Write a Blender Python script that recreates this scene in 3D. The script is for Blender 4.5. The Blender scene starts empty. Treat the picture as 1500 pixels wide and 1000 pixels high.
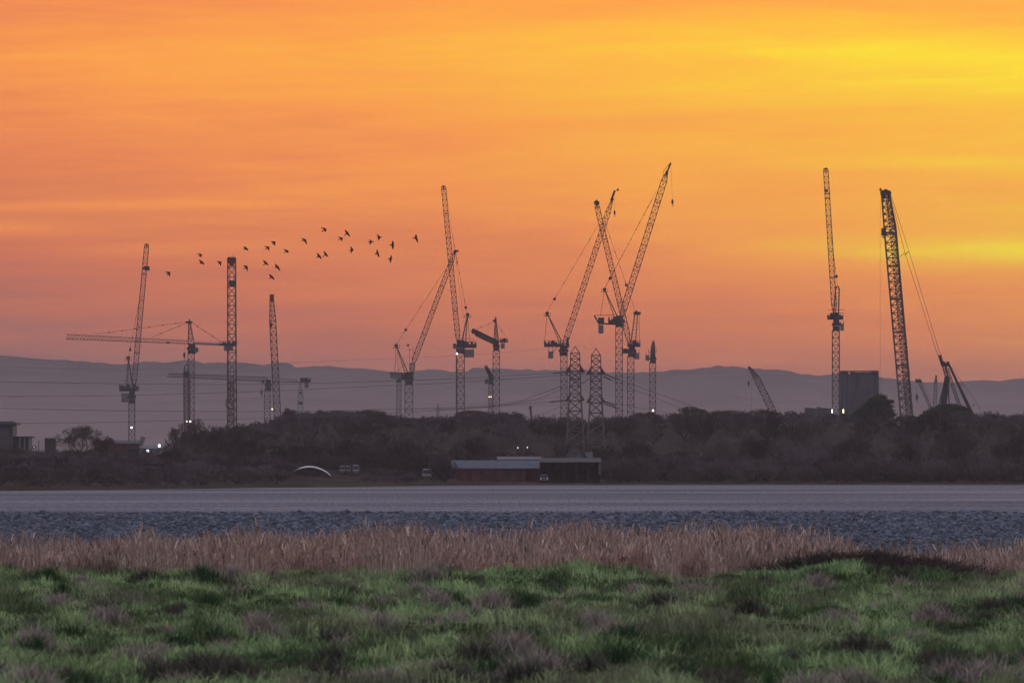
import bpy, math, random
import numpy as np
from mathutils import Vector
random.seed(7)
rng = np.random.default_rng(11)
scene = bpy.context.scene
COL = scene.collection
PI = math.pi
F = 12500.0          # focal length in photograph pixels (1500 wide)
CX, HY, CZ = 750.0, 668.0, 5.0   # picture centre, eye-level row, eye height above the water


def srgb(r, g, b):
    return tuple(((c / 255.0) / 12.92 if c <= 10 else ((c / 255.0 + 0.055) / 1.055) ** 2.4) for c in (r, g, b))


# ------------------------------------------------------------------ camera
cam = bpy.data.cameras.new('camera')
camo = bpy.data.objects.new('camera', cam)
COL.objects.link(camo)
camo.location = (0, 0, CZ)
camo.rotation_euler = (PI / 2, 0, 0)
cam.sensor_width = 36
cam.lens = 300
cam.shift_y = (HY - 500) / 1500.0
cam.clip_start = 1.0
cam.clip_end = 60000
cam.dof.use_dof = True
cam.dof.focus_distance = 2000
cam.dof.aperture_fstop = 10
scene.camera = camo

# ------------------------------------------------------------------ exposure and sampling
vs = scene.view_settings
vs.view_transform = 'Standard'
vs.look = 'None'
vs.exposure = 0.0
vs.gamma = 1.0
scene.cycles.use_denoising = True
scene.cycles.max_bounces = 5
scene.cycles.diffuse_bounces = 2
scene.cycles.glossy_bounces = 2
scene.cycles.transmission_bounces = 2
scene.cycles.volume_bounces = 0
scene.cycles.sample_clamp_indirect = 4.0

# ------------------------------------------------------------------ sky
SUN_AZ, SUN_EL = math.radians(8.0), math.radians(1.5)
world = bpy.data.worlds.new('World')
scene.world = world
world.use_nodes = True
wt = world.node_tree
wt.nodes.clear()


class NT:
    """small node expression helper"""
    def __init__(s, tree):
        s.t = tree

    def n(s, typ, **kw):
        nd = s.t.nodes.new(typ)
        for k, v in kw.items():
            setattr(nd, k, v)
        return nd

    def put(s, sock, v):
        if isinstance(v, bpy.types.NodeSocket):
            s.t.links.new(v, sock)
        else:
            sock.default_value = v

    def m(s, op, a, b=None, c=None, clamp=False):
        nd = s.n('ShaderNodeMath', operation=op, use_clamp=clamp)
        s.put(nd.inputs[0], a)
        if b is not None:
            s.put(nd.inputs[1], b)
        if c is not None:
            s.put(nd.inputs[2], c)
        return nd.outputs[0]

    def ramp(s, fac, stops, interp='LINEAR'):
        nd = s.n('ShaderNodeValToRGB')
        r = nd.color_ramp
        r.interpolation = interp
        while len(r.elements) > 1:
            r.elements.remove(r.elements[-1])
        r.elements[0].position = stops[0][0]
        r.elements[0].color = col4(stops[0][1])
        for p, c in stops[1:]:
            e = r.elements.new(p)
            e.color = col4(c)
        s.put(nd.inputs[0], fac)
        return nd.outputs[0]

    def mix(s, fac, a, b):
        nd = s.n('ShaderNodeMix', data_type='RGBA')
        s.put(nd.inputs[0], fac)
        s.put(nd.inputs[6], a if isinstance(a, bpy.types.NodeSocket) else col4(a))
        s.put(nd.inputs[7], b if isinstance(b, bpy.types.NodeSocket) else col4(b))
        return nd.outputs[2]

    def noise(s, vec, scale, detail=3, rough=0.5, dist=0.0):
        nd = s.n('ShaderNodeTexNoise')
        if vec is not None:
            s.put(nd.inputs['Vector'], vec)
        nd.inputs['Scale'].default_value = scale
        nd.inputs['Detail'].default_value = detail
        nd.inputs['Roughness'].default_value = rough
        nd.inputs['Distortion'].default_value = dist
        return nd.outputs[0]

    def vec(s, x, y, z):
        nd = s.n('ShaderNodeCombineXYZ')
        for i, v in enumerate((x, y, z)):
            s.put(nd.inputs[i], v)
        return nd.outputs[0]


def col4(c):
    if isinstance(c, (int, float)):
        return (c, c, c, 1)
    return tuple(c[:3]) + (1,)


W = NT(wt)
tc = W.n('ShaderNodeTexCoord')
sep = W.n('ShaderNodeSeparateXYZ')
wt.links.new(tc.outputs['Generated'], sep.inputs[0])
dx, dy, dz = sep.outputs
ysafe = W.m('MAXIMUM', dy, 0.15)
u = W.m('DIVIDE', W.m('DIVIDE', dx, ysafe), 0.06)       # -1 .. 1 across ~7 degrees of azimuth
v = W.m('DIVIDE', W.m('DIVIDE', dz, ysafe), 0.0534)     # 0 at the horizon, 1 three degrees up
# slow drifting cloud warp and thin streaks, all by direction
vw0 = W.noise(W.vec(W.m('MULTIPLY', u, 1.1), W.m('MULTIPLY', v, 3.0), 3.7), 1.0, 3, 0.55)
vw = W.m('ADD', v, W.m('MULTIPLY', W.m('SUBTRACT', vw0, 0.5), 0.14))
tilt = W.m('ADD', v, W.m('MULTIPLY', u, 0.035))
st1 = W.noise(W.vec(W.m('MULTIPLY', u, 1.3), W.m('MULTIPLY', tilt, 12.0), 0.0), 1.0, 5, 0.55, 0.6)
st2 = W.noise(W.vec(W.m('MULTIPLY', u, 2.6), W.m('MULTIPLY', W.m('SUBTRACT', v, W.m('MULTIPLY', u, 0.05)), 34.0), 5.0), 1.0, 4, 0.6, 0.4)
vr = W.m('DIVIDE', vw, 1.6)
sk = lambda lst: [(p / 1.6, c) for p, c in lst]
L_ = W.ramp(vr, sk([(0, .02), (.2, .05), (.28, .09), (.4, .18), (.48, .25), (.63, .35), (.78, .43), (.9, .44), (1, .38), (1.6, .3)]))
C_ = W.ramp(vr, sk([(0, .14), (.2, .20), (.28, .25), (.36, .32), (.44, .40), (.55, .49), (.68, .56), (.80, .63), (.9, .64), (1, .56), (1.6, .4)]))
R_ = W.ramp(vr, sk([(0, .28), (.2, .38), (.28, .46), (.37, .54), (.42, .66), (.5, .72), (.62, .72), (.78, .77), (.88, .80), (1, .68), (1.6, .5)]))
uc = W.m('MINIMUM', W.m('MAXIMUM', u, -1.4), 1.5)
half = W.m('MULTIPLY', W.m('SUBTRACT', R_, L_), 0.5)
curv = W.m('SUBTRACT', W.m('MULTIPLY', W.m('ADD', R_, L_), 0.5), C_)
t = W.m('ADD', C_, W.m('ADD', W.m('MULTIPLY', uc, half), W.m('MULTIPLY', W.m('MULTIPLY', uc, uc), curv)))
t = W.m('ADD', t, W.m('MULTIPLY', W.m('SUBTRACT', st1, 0.5), 0.26))
t = W.m('ADD', t, W.m('MULTIPLY', W.m('SUBTRACT', st2, 0.5), 0.15))
st3 = W.noise(W.vec(W.m('MULTIPLY', u, 7.0), W.m('MULTIPLY', W.m('ADD', v, W.m('MULTIPLY', u, 0.02)), 95.0), 9.0), 1.0, 3, 0.55, 0.3)
t = W.m('ADD', t, W.m('MULTIPLY', W.m('SUBTRACT', st3, 0.5), 0.07))


def streak(tt, u0, u1, v0, slope, width, amp):
    """thin lit cirrus streak along a line of sight direction"""
    dv = W.m('DIVIDE', W.m('SUBTRACT', v, W.m('ADD', v0, W.m('MULTIPLY', u, slope))), width)
    g = W.m('POWER', 2.718, W.m('MULTIPLY', W.m('MULTIPLY', dv, dv), -1.0))
    mid, hw = (u0 + u1) / 2, (u1 - u0) / 2
    du = W.m('DIVIDE', W.m('SUBTRACT', u, mid), hw)
    h = W.m('POWER', 2.718, W.m('MULTIPLY', W.m('POWER', W.m('ABSOLUTE', du), 4.0), -1.0))
    k = W.m('MULTIPLY', W.m('MULTIPLY', g, h), W.m('MULTIPLY', W.m('ADD', st2, 0.5), amp))
    return W.m('ADD', tt, k)


t = streak(t, 0.62, 2.2, 0.452, 0.0, 0.028, 0.34)
t = streak(t, 0.1, 1.8, 0.93, -0.055, 0.040, 0.17)
t = streak(t, 0.3, 1.6, 0.80, 0.02, 0.045, 0.13)
t = streak(t, 0.55, 1.9, 0.66, -0.02, 0.02, 0.10)
t = streak(t, -1.2, -0.35, 0.56, 0.01, 0.014, 0.10)
t = streak(t, -1.5, -0.84, 0.47, -0.03, 0.016, 0.16)
t = streak(t, -0.85, -0.45, 0.475, 0.03, 0.012, 0.07)
t = streak(t, -1.0, 0.5, 0.86, -0.03, 0.05, 0.06)
glowcol = W.ramp(t, [(0.0, srgb(146, 94, 89)), (.05, srgb(170, 102, 86)), (.15, srgb(200, 109, 78)), (.27, srgb(222, 120, 72)),
                     (.4, srgb(240, 137, 70)), (.5, srgb(250, 152, 66)), (.6, srgb(254, 166, 60)), (.75, srgb(255, 188, 51)),
                     (.88, srgb(255, 206, 44)), (1.0, srgb(255, 224, 36))])
# the high dome: the dusk blue of the physical sky, seen through thin lilac cloud
nis = W.n('ShaderNodeTexSky', sky_type='NISHITA')
nis.sun_disc = False
nis.sun_elevation = SUN_EL
nis.sun_rotation = SUN_AZ
nis.air_density = 1.2
nis.dust_density = 1.5
nis.ozone_density = 2.0
sc_ = W.n('ShaderNodeMix', data_type='RGBA', blend_type='MULTIPLY')
sc_.inputs[0].default_value = 1.0
wt.links.new(nis.outputs[0], sc_.inputs[6])
SKYK = 0.10
sc_.inputs[7].default_value = (SKYK, SKYK, SKYK, 1)
cloud = W.noise(W.vec(W.m('MULTIPLY', dx, 2.0), W.m('MULTIPLY', dy, 2.0), W.m('MULTIPLY', dz, 6.0)), 1.0, 4, 0.55)
domecloud = W.mix(cloud, (0.74, 0.73, 0.90), (1.18, 1.12, 1.30))
dome = W.mix(0.75, sc_.outputs[2], domecloud)
gx = W.m('DIVIDE', dx, 0.45)
gz = W.m('DIVIDE', dz, 0.20)
r2 = W.m('ADD', W.m('MULTIPLY', gx, gx), W.m('MULTIPLY', gz, gz))
wgl = W.m('MULTIPLY', W.m('POWER', 2.718, W.m('MULTIPLY', r2, -1.0)), W.m('GREATER_THAN', dy, 0.0))
# keep the whole low western window at full glow
wgl = W.m('MULTIPLY', wgl, 1.08, clamp=True)
boost = W.n('ShaderNodeVectorMath', operation='SCALE')
wt.links.new(glowcol, boost.inputs[0])
boost.inputs['Scale'].default_value = 1.17
skyc = W.mix(wgl, dome, boost.outputs[0])
bg = W.n('ShaderNodeBackground')
wt.links.new(skyc, bg.inputs['Color'])
bg.inputs['Strength'].default_value = 1.0
wo = W.n('ShaderNodeOutputWorld')
wt.links.new(bg.outputs[0], wo.inputs['Surface'])

# ------------------------------------------------------------------ sun: almost down, behind thin cloud
sun = bpy.data.lights.new('sun', 'SUN')
sun.energy = 0.12
sun.angle = math.radians(8)
sun.color = (1.0, 0.62, 0.35)
suno = bpy.data.objects.new('sun', sun)
COL.objects.link(suno)
sd = Vector((math.sin(SUN_AZ) * math.cos(SUN_EL + .03), math.cos(SUN_AZ) * math.cos(SUN_EL + .03), math.sin(SUN_EL + .03)))
suno.rotation_euler = sd.to_track_quat('Z', 'Y').to_euler()
suno.location = (0, 0, 50)


# ------------------------------------------------------------------ materials
def material(name, build, rough=0.9, metallic=0.0, spec=0.2, bump=None):
    m = bpy.data.materials.new(name)
    m.use_nodes = True
    nt = m.node_tree
    nt.nodes.clear()
    N = NT(nt)
    out = N.n('ShaderNodeOutputMaterial')
    b = N.n('ShaderNodeBsdfPrincipled')
    b.inputs['Roughness'].default_value = rough
    b.inputs['Metallic'].default_value = metallic
    b.inputs['Specular IOR Level'].default_value = spec
    c = build(N)
    N.put(b.inputs['Base Color'], c if isinstance(c, bpy.types.NodeSocket) else col4(c))
    nt.links.new(b.outputs[0], out.inputs[0])
    m['n'] = 1
    return m


def worn(c1, c2, scale=0.6, detail=4):
    def f(N):
        tcn = N.n('ShaderNodeTexCoord')
        nz = N.noise(tcn.outputs['Object'], scale, detail, 0.6)
        return N.ramp(nz, [(0.35, c1), (0.65, c2)])
    return f


M_STEEL = material('painted_steel', worn((.055, .045, .045), (.10, .08, .075), .5), .7)
M_DARK = material('dark_machinery', worn((.020, .022, .028), (.05, .05, .06), .8), .7)
M_RED = material('red_painted_steel', worn((.14, .022, .014), (.20, .035, .02), .5), .65)
M_GREY = material('galvanised_steel', worn((.10, .10, .11), (.16, .155, .16), .6), .65)
M_CW = material('counterweight_concrete', worn((.09, .09, .095), (.14, .135, .14), .7), .9)
M_ROPE = material('steel_rope', worn((.03, .028, .028), (.05, .045, .045), 1.0), .7)
M_CONC = None
M_BIRD = material('bird_feathers', worn((.012, .011, .012), (.03, .027, .026), 3.0), .9)
M_ROOF = material('blue_grey_corrugated_roof', worn((.024, .034, .06), (.055, .068, .105), .8), .55, spec=.3)
M_BRICK = material('reddish_brown_wall', worn((.04, .02, .019), (.085, .038, .033), .7), .95)
M_PLANK = material('dark_timber_wall', worn((.02, .016, .016), (.05, .04, .04), .9), .95)
M_STONE = material('pale_render_wall', worn((.05, .047, .055), (.11, .10, .11), .9), .95)
M_SLATE = material('slate_roof', worn((.022, .023, .03), (.06, .058, .07), .9), .7)
M_GLASS = material('dark_window_glass', lambda N: (.02, .02, .03), .15, spec=.5)
M_WHITE = material('white_paint', worn((.62, .62, .64), (.8, .8, .82), 1.5), .5)
M_PALE = material('weathered_white_paint', worn((.28, .28, .30), (.42, .42, .44), 1.5), .6)
M_CAR = material('car_paint', worn((.05, .05, .06), (.08, .08, .09), 1.5), .45, spec=.3)
M_TYRE = material('rubber', lambda N: (.02, .02, .02), .9)
M_BARK = material('bark', worn((.035, .026, .024), (.075, .055, .05), .4), .95)
M_TWIG = material('twigs', worn((.030, .022, .023), (.065, .045, .045), .25), .95)
M_SCRUB = material('scrub_twigs', worn((.018, .017, .022), (.115, .092, .10), .055, 5), .95, spec=0.0)
M_PINE = material('pine_needles', worn((.012, .022, .014), (.03, .045, .028), .6), .9)


def raw_concrete(N):
    tcn = N.n('ShaderNodeTexCoord')
    sp = N.n('ShaderNodeSeparateXYZ')
    N.t.links.new(tcn.outputs['Object'], sp.inputs[0])
    stripe = N.noise(N.vec(N.m('MULTIPLY', sp.outputs[0], 1.2), sp.outputs[1], N.m('MULTIPLY', sp.outputs[2], .12)), 1.0, 4, .6)
    return N.ramp(stripe, [(.35, (.035, .038, .05)), (.65, (.085, .085, .10))])


M_CONC = material('raw_concrete', raw_concrete, .9)


def lamp_material(name, color, strength):
    m = bpy.data.materials.new(name)
    m.use_nodes = True
    nt = m.node_tree
    b = nt.nodes['Principled BSDF']
    b.inputs['Base Color'].default_value = (.8, .8, .8, 1)
    b.inputs['Emission Color'].default_value = col4(color)
    b.inputs['Emission Strength'].default_value = strength
    return m


M_LAMP = lamp_material('lit_lamp', (1.0, .97, .92), 3.0)
M_LAMPY = lamp_material('lit_warm_lamp', (1.0, .80, .45), 4.0)


def attr_material(name, translucent=0.0, rough=0.9):
    """plant material: each blade carries its own tint, tussock shade included for grass"""
    m = bpy.data.materials.new(name)
    m.use_nodes = True
    nt = m.node_tree
    N = NT(nt)
    b = nt.nodes['Principled BSDF']
    a = N.n('ShaderNodeAttribute')
    a.attribute_name = 'tint'
    b.inputs['Roughness'].default_value = rough
    b.inputs['Specular IOR Level'].default_value = .15
    nt.links.new(a.outputs['Color'], b.inputs['Base Color'])
    if translucent > 0:
        tr = N.n('ShaderNodeBsdfTranslucent')
        nt.links.new(a.outputs['Color'], tr.inputs[0])
        mx = N.n('ShaderNodeMixShader')
        mx.inputs[0].default_value = translucent
        nt.links.new(b.outputs[0], mx.inputs[1])
        nt.links.new(tr.outputs[0], mx.inputs[2])
        nt.links.new(mx.outputs[0], nt.nodes['Material Output'].inputs[0])
    return m


# ------------------------------------------------------------------ object helpers
def tag(o, label=None, cat=None, group=None, kind=None):
    if label:
        o['label'] = label
    if cat:
        o['category'] = cat
    if group:
        o['group'] = group
    if kind:
        o['kind'] = kind
    return o


def empty(name, loc, label, cat, group=None):
    o = bpy.data.objects.new(name, None)
    o.empty_display_size = 1
    COL.objects.link(o)
    o.location = loc
    return tag(o, label, cat, group)


def np_mesh(name, verts, faces_by_size, mat, tint=None, smooth=False):
    """faces_by_size: list of (k, int array n x k)"""
    me = bpy.data.meshes.new(name)
    verts = np.asarray(verts, np.float32)
    me.vertices.add(len(verts))
    me.vertices.foreach_set('co', verts.ravel())
    loops = np.concatenate([f.ravel() for k, f in faces_by_size]).astype(np.int32)
    totals = np.concatenate([np.full(len(f), k, np.int32) for k, f in faces_by_size])
    starts = np.concatenate([[0], np.cumsum(totals)[:-1]]).astype(np.int32)
    me.loops.add(len(loops))
    me.loops.foreach_set('vertex_index', loops)
    me.polygons.add(len(totals))
    me.polygons.foreach_set('loop_start', starts)
    me.polygons.foreach_set('loop_total', totals)
    if smooth:
        me.polygons.foreach_set('use_smooth', np.ones(len(totals), bool))
    me.update(calc_edges=True)
    if tint is not None:
        at = me.color_attributes.new('tint', 'FLOAT_COLOR', 'POINT')
        c = np.ones((len(verts), 4), np.float32)
        c[:, :3] = tint
        at.data.foreach_set('color', c.ravel())
    me.materials.append(mat)
    return me


def link(name, me, parent=None, loc=(0, 0, 0)):
    o = bpy.data.objects.new(name, me)
    COL.objects.link(o)
    o.location = loc
    if parent is not None:
        o.parent = parent
    return o


def P(x, y, Y):
    """the point of the place that lies at distance Y along the sight line measured in the photograph"""
    return Vector(((x - CX) * Y / F, Y, CZ + (HY - y) * Y / F))


class MB:
    def __init__(s):
        s.v = []
        s.f = []

    def bar(s, a, b, r, n=4, r2=None):
        a = Vector(a)
        b = Vector(b)
        d = b - a
        if d.length < 1e-6:
            return
        d.normalize()
        up = Vector((0, 1, 0)) if abs(d.y) < 0.9 else Vector((1, 0, 0))
        p = d.cross(up).normalized()
        q = d.cross(p)
        r2 = r if r2 is None else r2
        k = len(s.v)
        for (c, rr) in ((a, r), (b, r2)):
            for i in range(n):
                an = 2 * PI * i / n + PI / 4
                s.v.append(c + (p * math.cos(an) + q * math.sin(an)) * rr)
        for i in range(n):
            j = (i + 1) % n
            s.f.append((k + i, k + j, k + n + j, k + n + i))
        s.f.append(tuple(k + i for i in reversed(range(n))))
        s.f.append(tuple(k + n + i for i in range(n)))

    def path(s, pts, r, n=4):
        for a, b in zip(pts, pts[1:]):
            s.bar(a, b, r, n)

    def box(s, x0, x1, y0, y1, z0, z1):
        k = len(s.v)
        for z in (z0, z1):
            for (x, y) in ((x0, y0), (x1, y0), (x1, y1), (x0, y1)):
                s.v.append(Vector((x, y, z)))
        for f in ((3, 2, 1, 0), (4, 5, 6, 7), (0, 1, 5, 4), (1, 2, 6, 5), (2, 3, 7, 6), (3, 0, 4, 7)):
            s.f.append(tuple(k + i for i in f))

    def prism(s, pts, y0, y1):
        """outline in x,z extruded along y"""
        k = len(s.v)
        n = len(pts)
        for y in (y0, y1):
            for (x, z) in pts:
                s.v.append(Vector((x, y, z)))
        s.f.append(tuple(k + i for i in range(n)))
        s.f.append(tuple(k + n + i for i in reversed(range(n))))
        for i in range(n):
            j = (i + 1) % n
            s.f.append((k + j, k + i, k + n + i, k + n + j))

    def lattice(s, a, b, wa, wb=None, bay=None, rc=.12, rb=.06, depth=None, x=False, ring=1):
        rc, rb = rc * 1.12, rb * 1.45
        a = Vector(a)
        b = Vector(b)
        wb = wa if wb is None else wb
        d = b - a
        L = d.length
        d.normalize()
        q = Vector((0, 1, 0))
        p = d.cross(q).normalized()
        q = p.cross(d).normalized()
        bay = bay or max(wa, wb) * 1.05
        n = max(1, int(round(L / bay)))
        rings = []
        for i in range(n + 1):
            t_ = i / n
            c = a + d * L * t_
            w = (wa + (wb - wa) * t_) / 2
            dd = w if depth is None else depth / 2
            rings.append([c + p * w + q * dd, c - p * w + q * dd, c - p * w - q * dd, c + p * w - q * dd])
        for k in range(4):
            s.bar(rings[0][k], rings[-1][k], rc, 4)
            k2 = (k + 1) % 4
            for i in range(n):
                if i % ring == 0:
                    s.bar(rings[i][k], rings[i][k2], rb, 3)
                if x:
                    s.bar(rings[i][k], rings[i + 1][k2], rb, 3)
                    s.bar(rings[i][k2], rings[i + 1][k], rb, 3)
                elif (i + k) % 2:
                    s.bar(rings[i][k], rings[i + 1][k2], rb, 3)
                else:
                    s.bar(rings[i][k2], rings[i + 1][k], rb, 3)
            s.bar(rings[-1][k], rings[-1][k2], rb * 1.3, 3)

    def build(s, name, mat, parent=None, org=None):
        o0 = Vector(org) if org is not None else Vector((0, 0, 0))
        me = bpy.data.meshes.new(name)
        me.from_pydata([tuple(p - o0) for p in s.v], [], s.f)
        me.materials.append(mat)
        me.update()
        ob = link(name, me, parent)
        if parent is None:
            ob.location = o0
        return ob


# ------------------------------------------------------------------ vectorised value noise
_perm = rng.random((256, 256)).astype(np.float32)


def vnoise(x, y):
    xi = np.floor(x).astype(int)
    yi = np.floor(y).astype(int)
    fx = x - xi
    fy = y - yi
    fx = fx * fx * (3 - 2 * fx)
    fy = fy * fy * (3 - 2 * fy)
    g = lambda a, b: _perm[a & 255, b & 255]
    return (g(xi, yi) * (1 - fx) + g(xi + 1, yi) * fx) * (1 - fy) + (g(xi, yi + 1) * (1 - fx) + g(xi + 1, yi + 1) * fx) * fy


def fbm(x, y, o=4, g=.5):
    s = 0
    a = 1
    tot = 0
    for i in range(o):
        s = s + a * vnoise(x * 2 ** i + 17.3 * i, y * 2 ** i + 9.1 * i)
        tot += a
        a *= g
    return s / tot


sstep = lambda a, b, x: (lambda t_: t_ * t_ * (3 - 2 * t_))(np.clip((x - a) / (b - a), 0, 1))


def shore_y(X):
    return 1180 + 290 * sstep(-110, 10, X) + 25 * np.sin(X * .021) + 0 * X


def ground_h(X, Y):
    X = np.asarray(X, float)
    Y = np.asarray(Y, float)
    near = 2.10 + .30 * (fbm(X / 9 + 3, Y / 22) - .5) + .66 * (fbm(X / 1.5, Y / 3.0 + 5, 3) - .5) + .0022 * (150 - Y)
    near = near + .30 * np.exp(-((X - 1.8) / 3.0) ** 2 - ((Y - 200) / 9) ** 2) - .30 * np.exp(-((X - 3.9) / 1.1) ** 2) * sstep(185, 205, Y) \
        + .25 * np.exp(-((X - 8.2) / 2.4) ** 2 - ((Y - 203) / 8) ** 2) + .12 * np.exp(-((X + 5) / 3.0) ** 2 - ((Y - 205) / 8) ** 2)
    reed = 1.38 + .2 * (fbm(X / 8, Y / 15) - .5)
    h = near + (reed - near) * sstep(200, 222, Y)
    bar = .35 + .28 * (fbm(X / 7, Y / 30 + 40, 3) - .5)
    h = h + (bar - h) * sstep(300, 440, Y)
    h = h + (-.6 - h) * sstep(690, 745, Y)
    s = Y - shore_y(X)
    px = CX + X * F / np.maximum(Y, 1)
    H = 2.2 + 9.0 * sstep(350, 450, px) + 1.0 * (fbm(X / 60, Y / 90) - .5)
    land = .25 + .25 * sstep(0, 10, s) + H * sstep(130, 480, s) + .5 * sstep(20, 200, s) - .4 * sstep(-60, 0, -s)
    land = land + (4.0 - land) * sstep(2050, 2300, Y)
    land = land + 6 * (fbm(X / 900, Y / 900) - .4) * sstep(3500, 6000, Y)
    h = np.where(s > -60, np.where(s > 0, land, -.6 + (land + .6) * sstep(-60, 0, s)), h)
    return h


# ground: one sheet from behind the camera to beyond the hills
ys = np.concatenate([np.linspace(-300, 70, 14), np.arange(72, 235, .30), np.linspace(236, 760, 180), np.linspace(770, 1050, 20),
                     np.linspace(1060, 2300, 300), np.linspace(2330, 14500, 140)])
us = np.concatenate([-np.geomspace(6.0, 1.3, 14), np.linspace(-1.25, 1.25, 361), np.geomspace(1.3, 6.0, 14)])
YY, UU = np.meshgrid(ys, us, indexing='ij')
WX = np.where(YY < 72, 72, YY) * .06
XX = UU * WX
ext = np.clip((np.abs(UU) - 1.25) / 4.75, 0, 1)
XX = XX + np.sign(UU) * ext * np.maximum(0, 2800 - 6 * WX)
ZZ = ground_h(XX, YY)
nv, nu = YY.shape
idx = np.arange(nv * nu).reshape(nv, nu)
quads = np.stack([idx[:-1, :-1], idx[:-1, 1:], idx[1:, 1:], idx[1:, :-1]], -1).reshape(-1, 4)


def ground_mat(N):
    g = N.n('ShaderNodeNewGeometry')
    sp = N.n('ShaderNodeSeparateXYZ')
    N.t.links.new(g.outputs['Position'], sp.inputs[0])
    X, Y, Z = sp.outputs
    wob = N.noise(N.vec(N.m('MULTIPLY', X, .12), N.m('MULTIPLY', Y, .04), 0.0), 1.0, 3)
    green = N.ramp(N.noise(N.vec(X, N.m('MULTIPLY', Y, .6), 0.0), .8, 4, .6), [(.3, (.018, .022, .012)), (.5, (.028, .042, .016)), (.7, (.045, .045, .03))])
    earth = N.ramp(N.noise(N.vec(X, N.m('MULTIPLY', Y, .4), 0.0), .7, 4), [(.3, (.07, .05, .04)), (.7, (.13, .09, .07))])
    mud = N.ramp(N.noise(N.vec(X, N.m('MULTIPLY', Y, .25), 0.0), 1.1, 5, .65), [(.3, (.035, .045, .065)), (.55, (.09, .105, .14)), (.75, (.20, .20, .235))])
    turf = N.ramp(N.noise(N.vec(N.m('MULTIPLY', X, .25), N.m('MULTIPLY', Y, .05), 0.0), .6, 4), [(.3, (.035, .024, .022)), (.5, (.04, .034, .026)), (.7, (.065, .045, .038))])
    wood = N.ramp(N.noise(N.vec(N.m('MULTIPLY', X, .2), N.m('MULTIPLY', Y, .05), 0.0), 1.0, 5), [(.3, (.022, .018, .018)), (.7, (.05, .04, .036))])
    yw = N.m('ADD', Y, N.m('MULTIPLY', N.m('SUBTRACT', wob, .5), 30.0))
    f = lambda a, b, s_: N.m('DIVIDE', N.m('SUBTRACT', s_, a), b - a, clamp=True)
    c = N.mix(f(204, 214, yw), green, earth)
    c = N.mix(f(290, 330, yw), c, mud)
    c = N.mix(f(900, 1000, Y), c, turf)
    c = N.mix(f(.7, 1.4, N.m('ADD', N.m('MULTIPLY', f(1300, 1400, Y), Z), 0.0)), c, wood)
    return c


ground = link('ground', np_mesh('ground', np.stack([XX, YY, ZZ], -1).reshape(-1, 3), [(4, quads)],
                                material('land', ground_mat, 1.0, spec=0.0), smooth=True))
tag(ground, 'grassy bank, muddy foreshore and low land running back to the hills', kind='structure')


# estuary water / wet mud flat
def water_mat(N):
    g = N.n('ShaderNodeNewGeometry')
    sp = N.n('ShaderNodeSeparateXYZ')
    N.t.links.new(g.outputs['Position'], sp.inputs[0])
    X, Y, Z = sp.outputs
    bands = N.noise(N.vec(N.m('MULTIPLY', X, .006), N.m('MULTIPLY', Y, .013), 0.0), 1.0, 5, .6, .5)
    fine = N.noise(N.vec(N.m('MULTIPLY', X, 3.2), N.m('MULTIPLY', Y, .07), 0.0), 1.0, 4, .75)
    a = N.ramp(bands, [(.38, (.060, .065, .088)), (.5, (.098, .10, .13)), (.62, (.16, .148, .175))])
    b = N.ramp(fine, [(.34, .5), (.5, 1.0), (.66, 1.55)])
    mx = N.n('ShaderNodeMix', data_type='RGBA', blend_type='MULTIPLY')
    mx.inputs[0].default_value = 1
    N.put(mx.inputs[6], a)
    N.put(mx.inputs[7], b)
    return mx.outputs[2]


wm = material('wet_mudflat', water_mat, .9, spec=.03)
wv = [(-2600, 690, 0), (2600, 690, 0), (2600, 1700, 0), (-2600, 1700, 0)]
wme = np_mesh('water', wv, [(4, np.array([[0, 1, 2, 3]]))], wm)
water = link('water', wme)
tag(water, 'smooth grey-lilac water of the estuary', kind='structure')

# ------------------------------------------------------------------ hills
SKY_L = [(-400, 530), (0, 522), (60, 527), (120, 530), (180, 534), (205, 533), (215, 531), (235, 531), (245, 534), (290, 531), (320, 530), (350, 532), (385, 535), (400, 536),
         (425, 533), (431, 539), (460, 539), (500, 540), (540, 543), (560, 546), (600, 545), (632, 543), (660, 546), (685, 545), (693, 541),
         (700, 539), (715, 541), (740, 540), (780, 541), (840, 543), (900, 544), (960, 546), (975, 545), (1010, 541), (1050, 538),
         (1085, 539), (1120, 542), (1165, 547), (1220, 550), (1290, 555), (1320, 557), (1350, 561), (1390, 563), (1420, 560), (1450, 557),
         (1500, 559), (1900, 548)]


def ridge(name, label, Yr, prof, depth, mat, rough):
    xs_ = np.linspace(-420, 1920, 1100)
    prof = np.array(prof, float)
    top = np.interp(xs_, prof[:, 0], prof[:, 1])
    X = (xs_ - CX) * Yr / F
    Xx = X * 1.0
    H = CZ + (HY - top) * Yr / F
    H = H + rough * (fbm(Xx / 22, Xx * 0, 3) - .5)
    rows = np.linspace(-1, 1, 34)
    V = []
    for r_ in rows:
        prf = (math.cos(abs(r_) ** 1.15 * PI) * .5 + .5)
        yy = Yr + r_ * depth + 0 * X
        n_ = fbm(Xx / 260 + 7, yy / 260, 4) - .5
        z = 2 + (H - 2) * prf + n_ * 30 * prf * (1 - prf) * 2.2 * (1 if r_ < 0 else .4)
        V.append(np.stack([Xx, yy, z - (3 if abs(r_) > .99 else 0)], -1))
    V = np.array(V)
    n0, n1 = V.shape[:2]
    ii = np.arange(n0 * n1).reshape(n0, n1)
    q = np.stack([ii[:-1, :-1], ii[:-1, 1:], ii[1:, 1:], ii[1:, :-1]], -1).reshape(-1, 4)
    o = link(name, np_mesh(name, V.reshape(-1, 3), [(4, q)], mat, smooth=True))
    tag(o, label, kind='structure')
    return o


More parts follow.
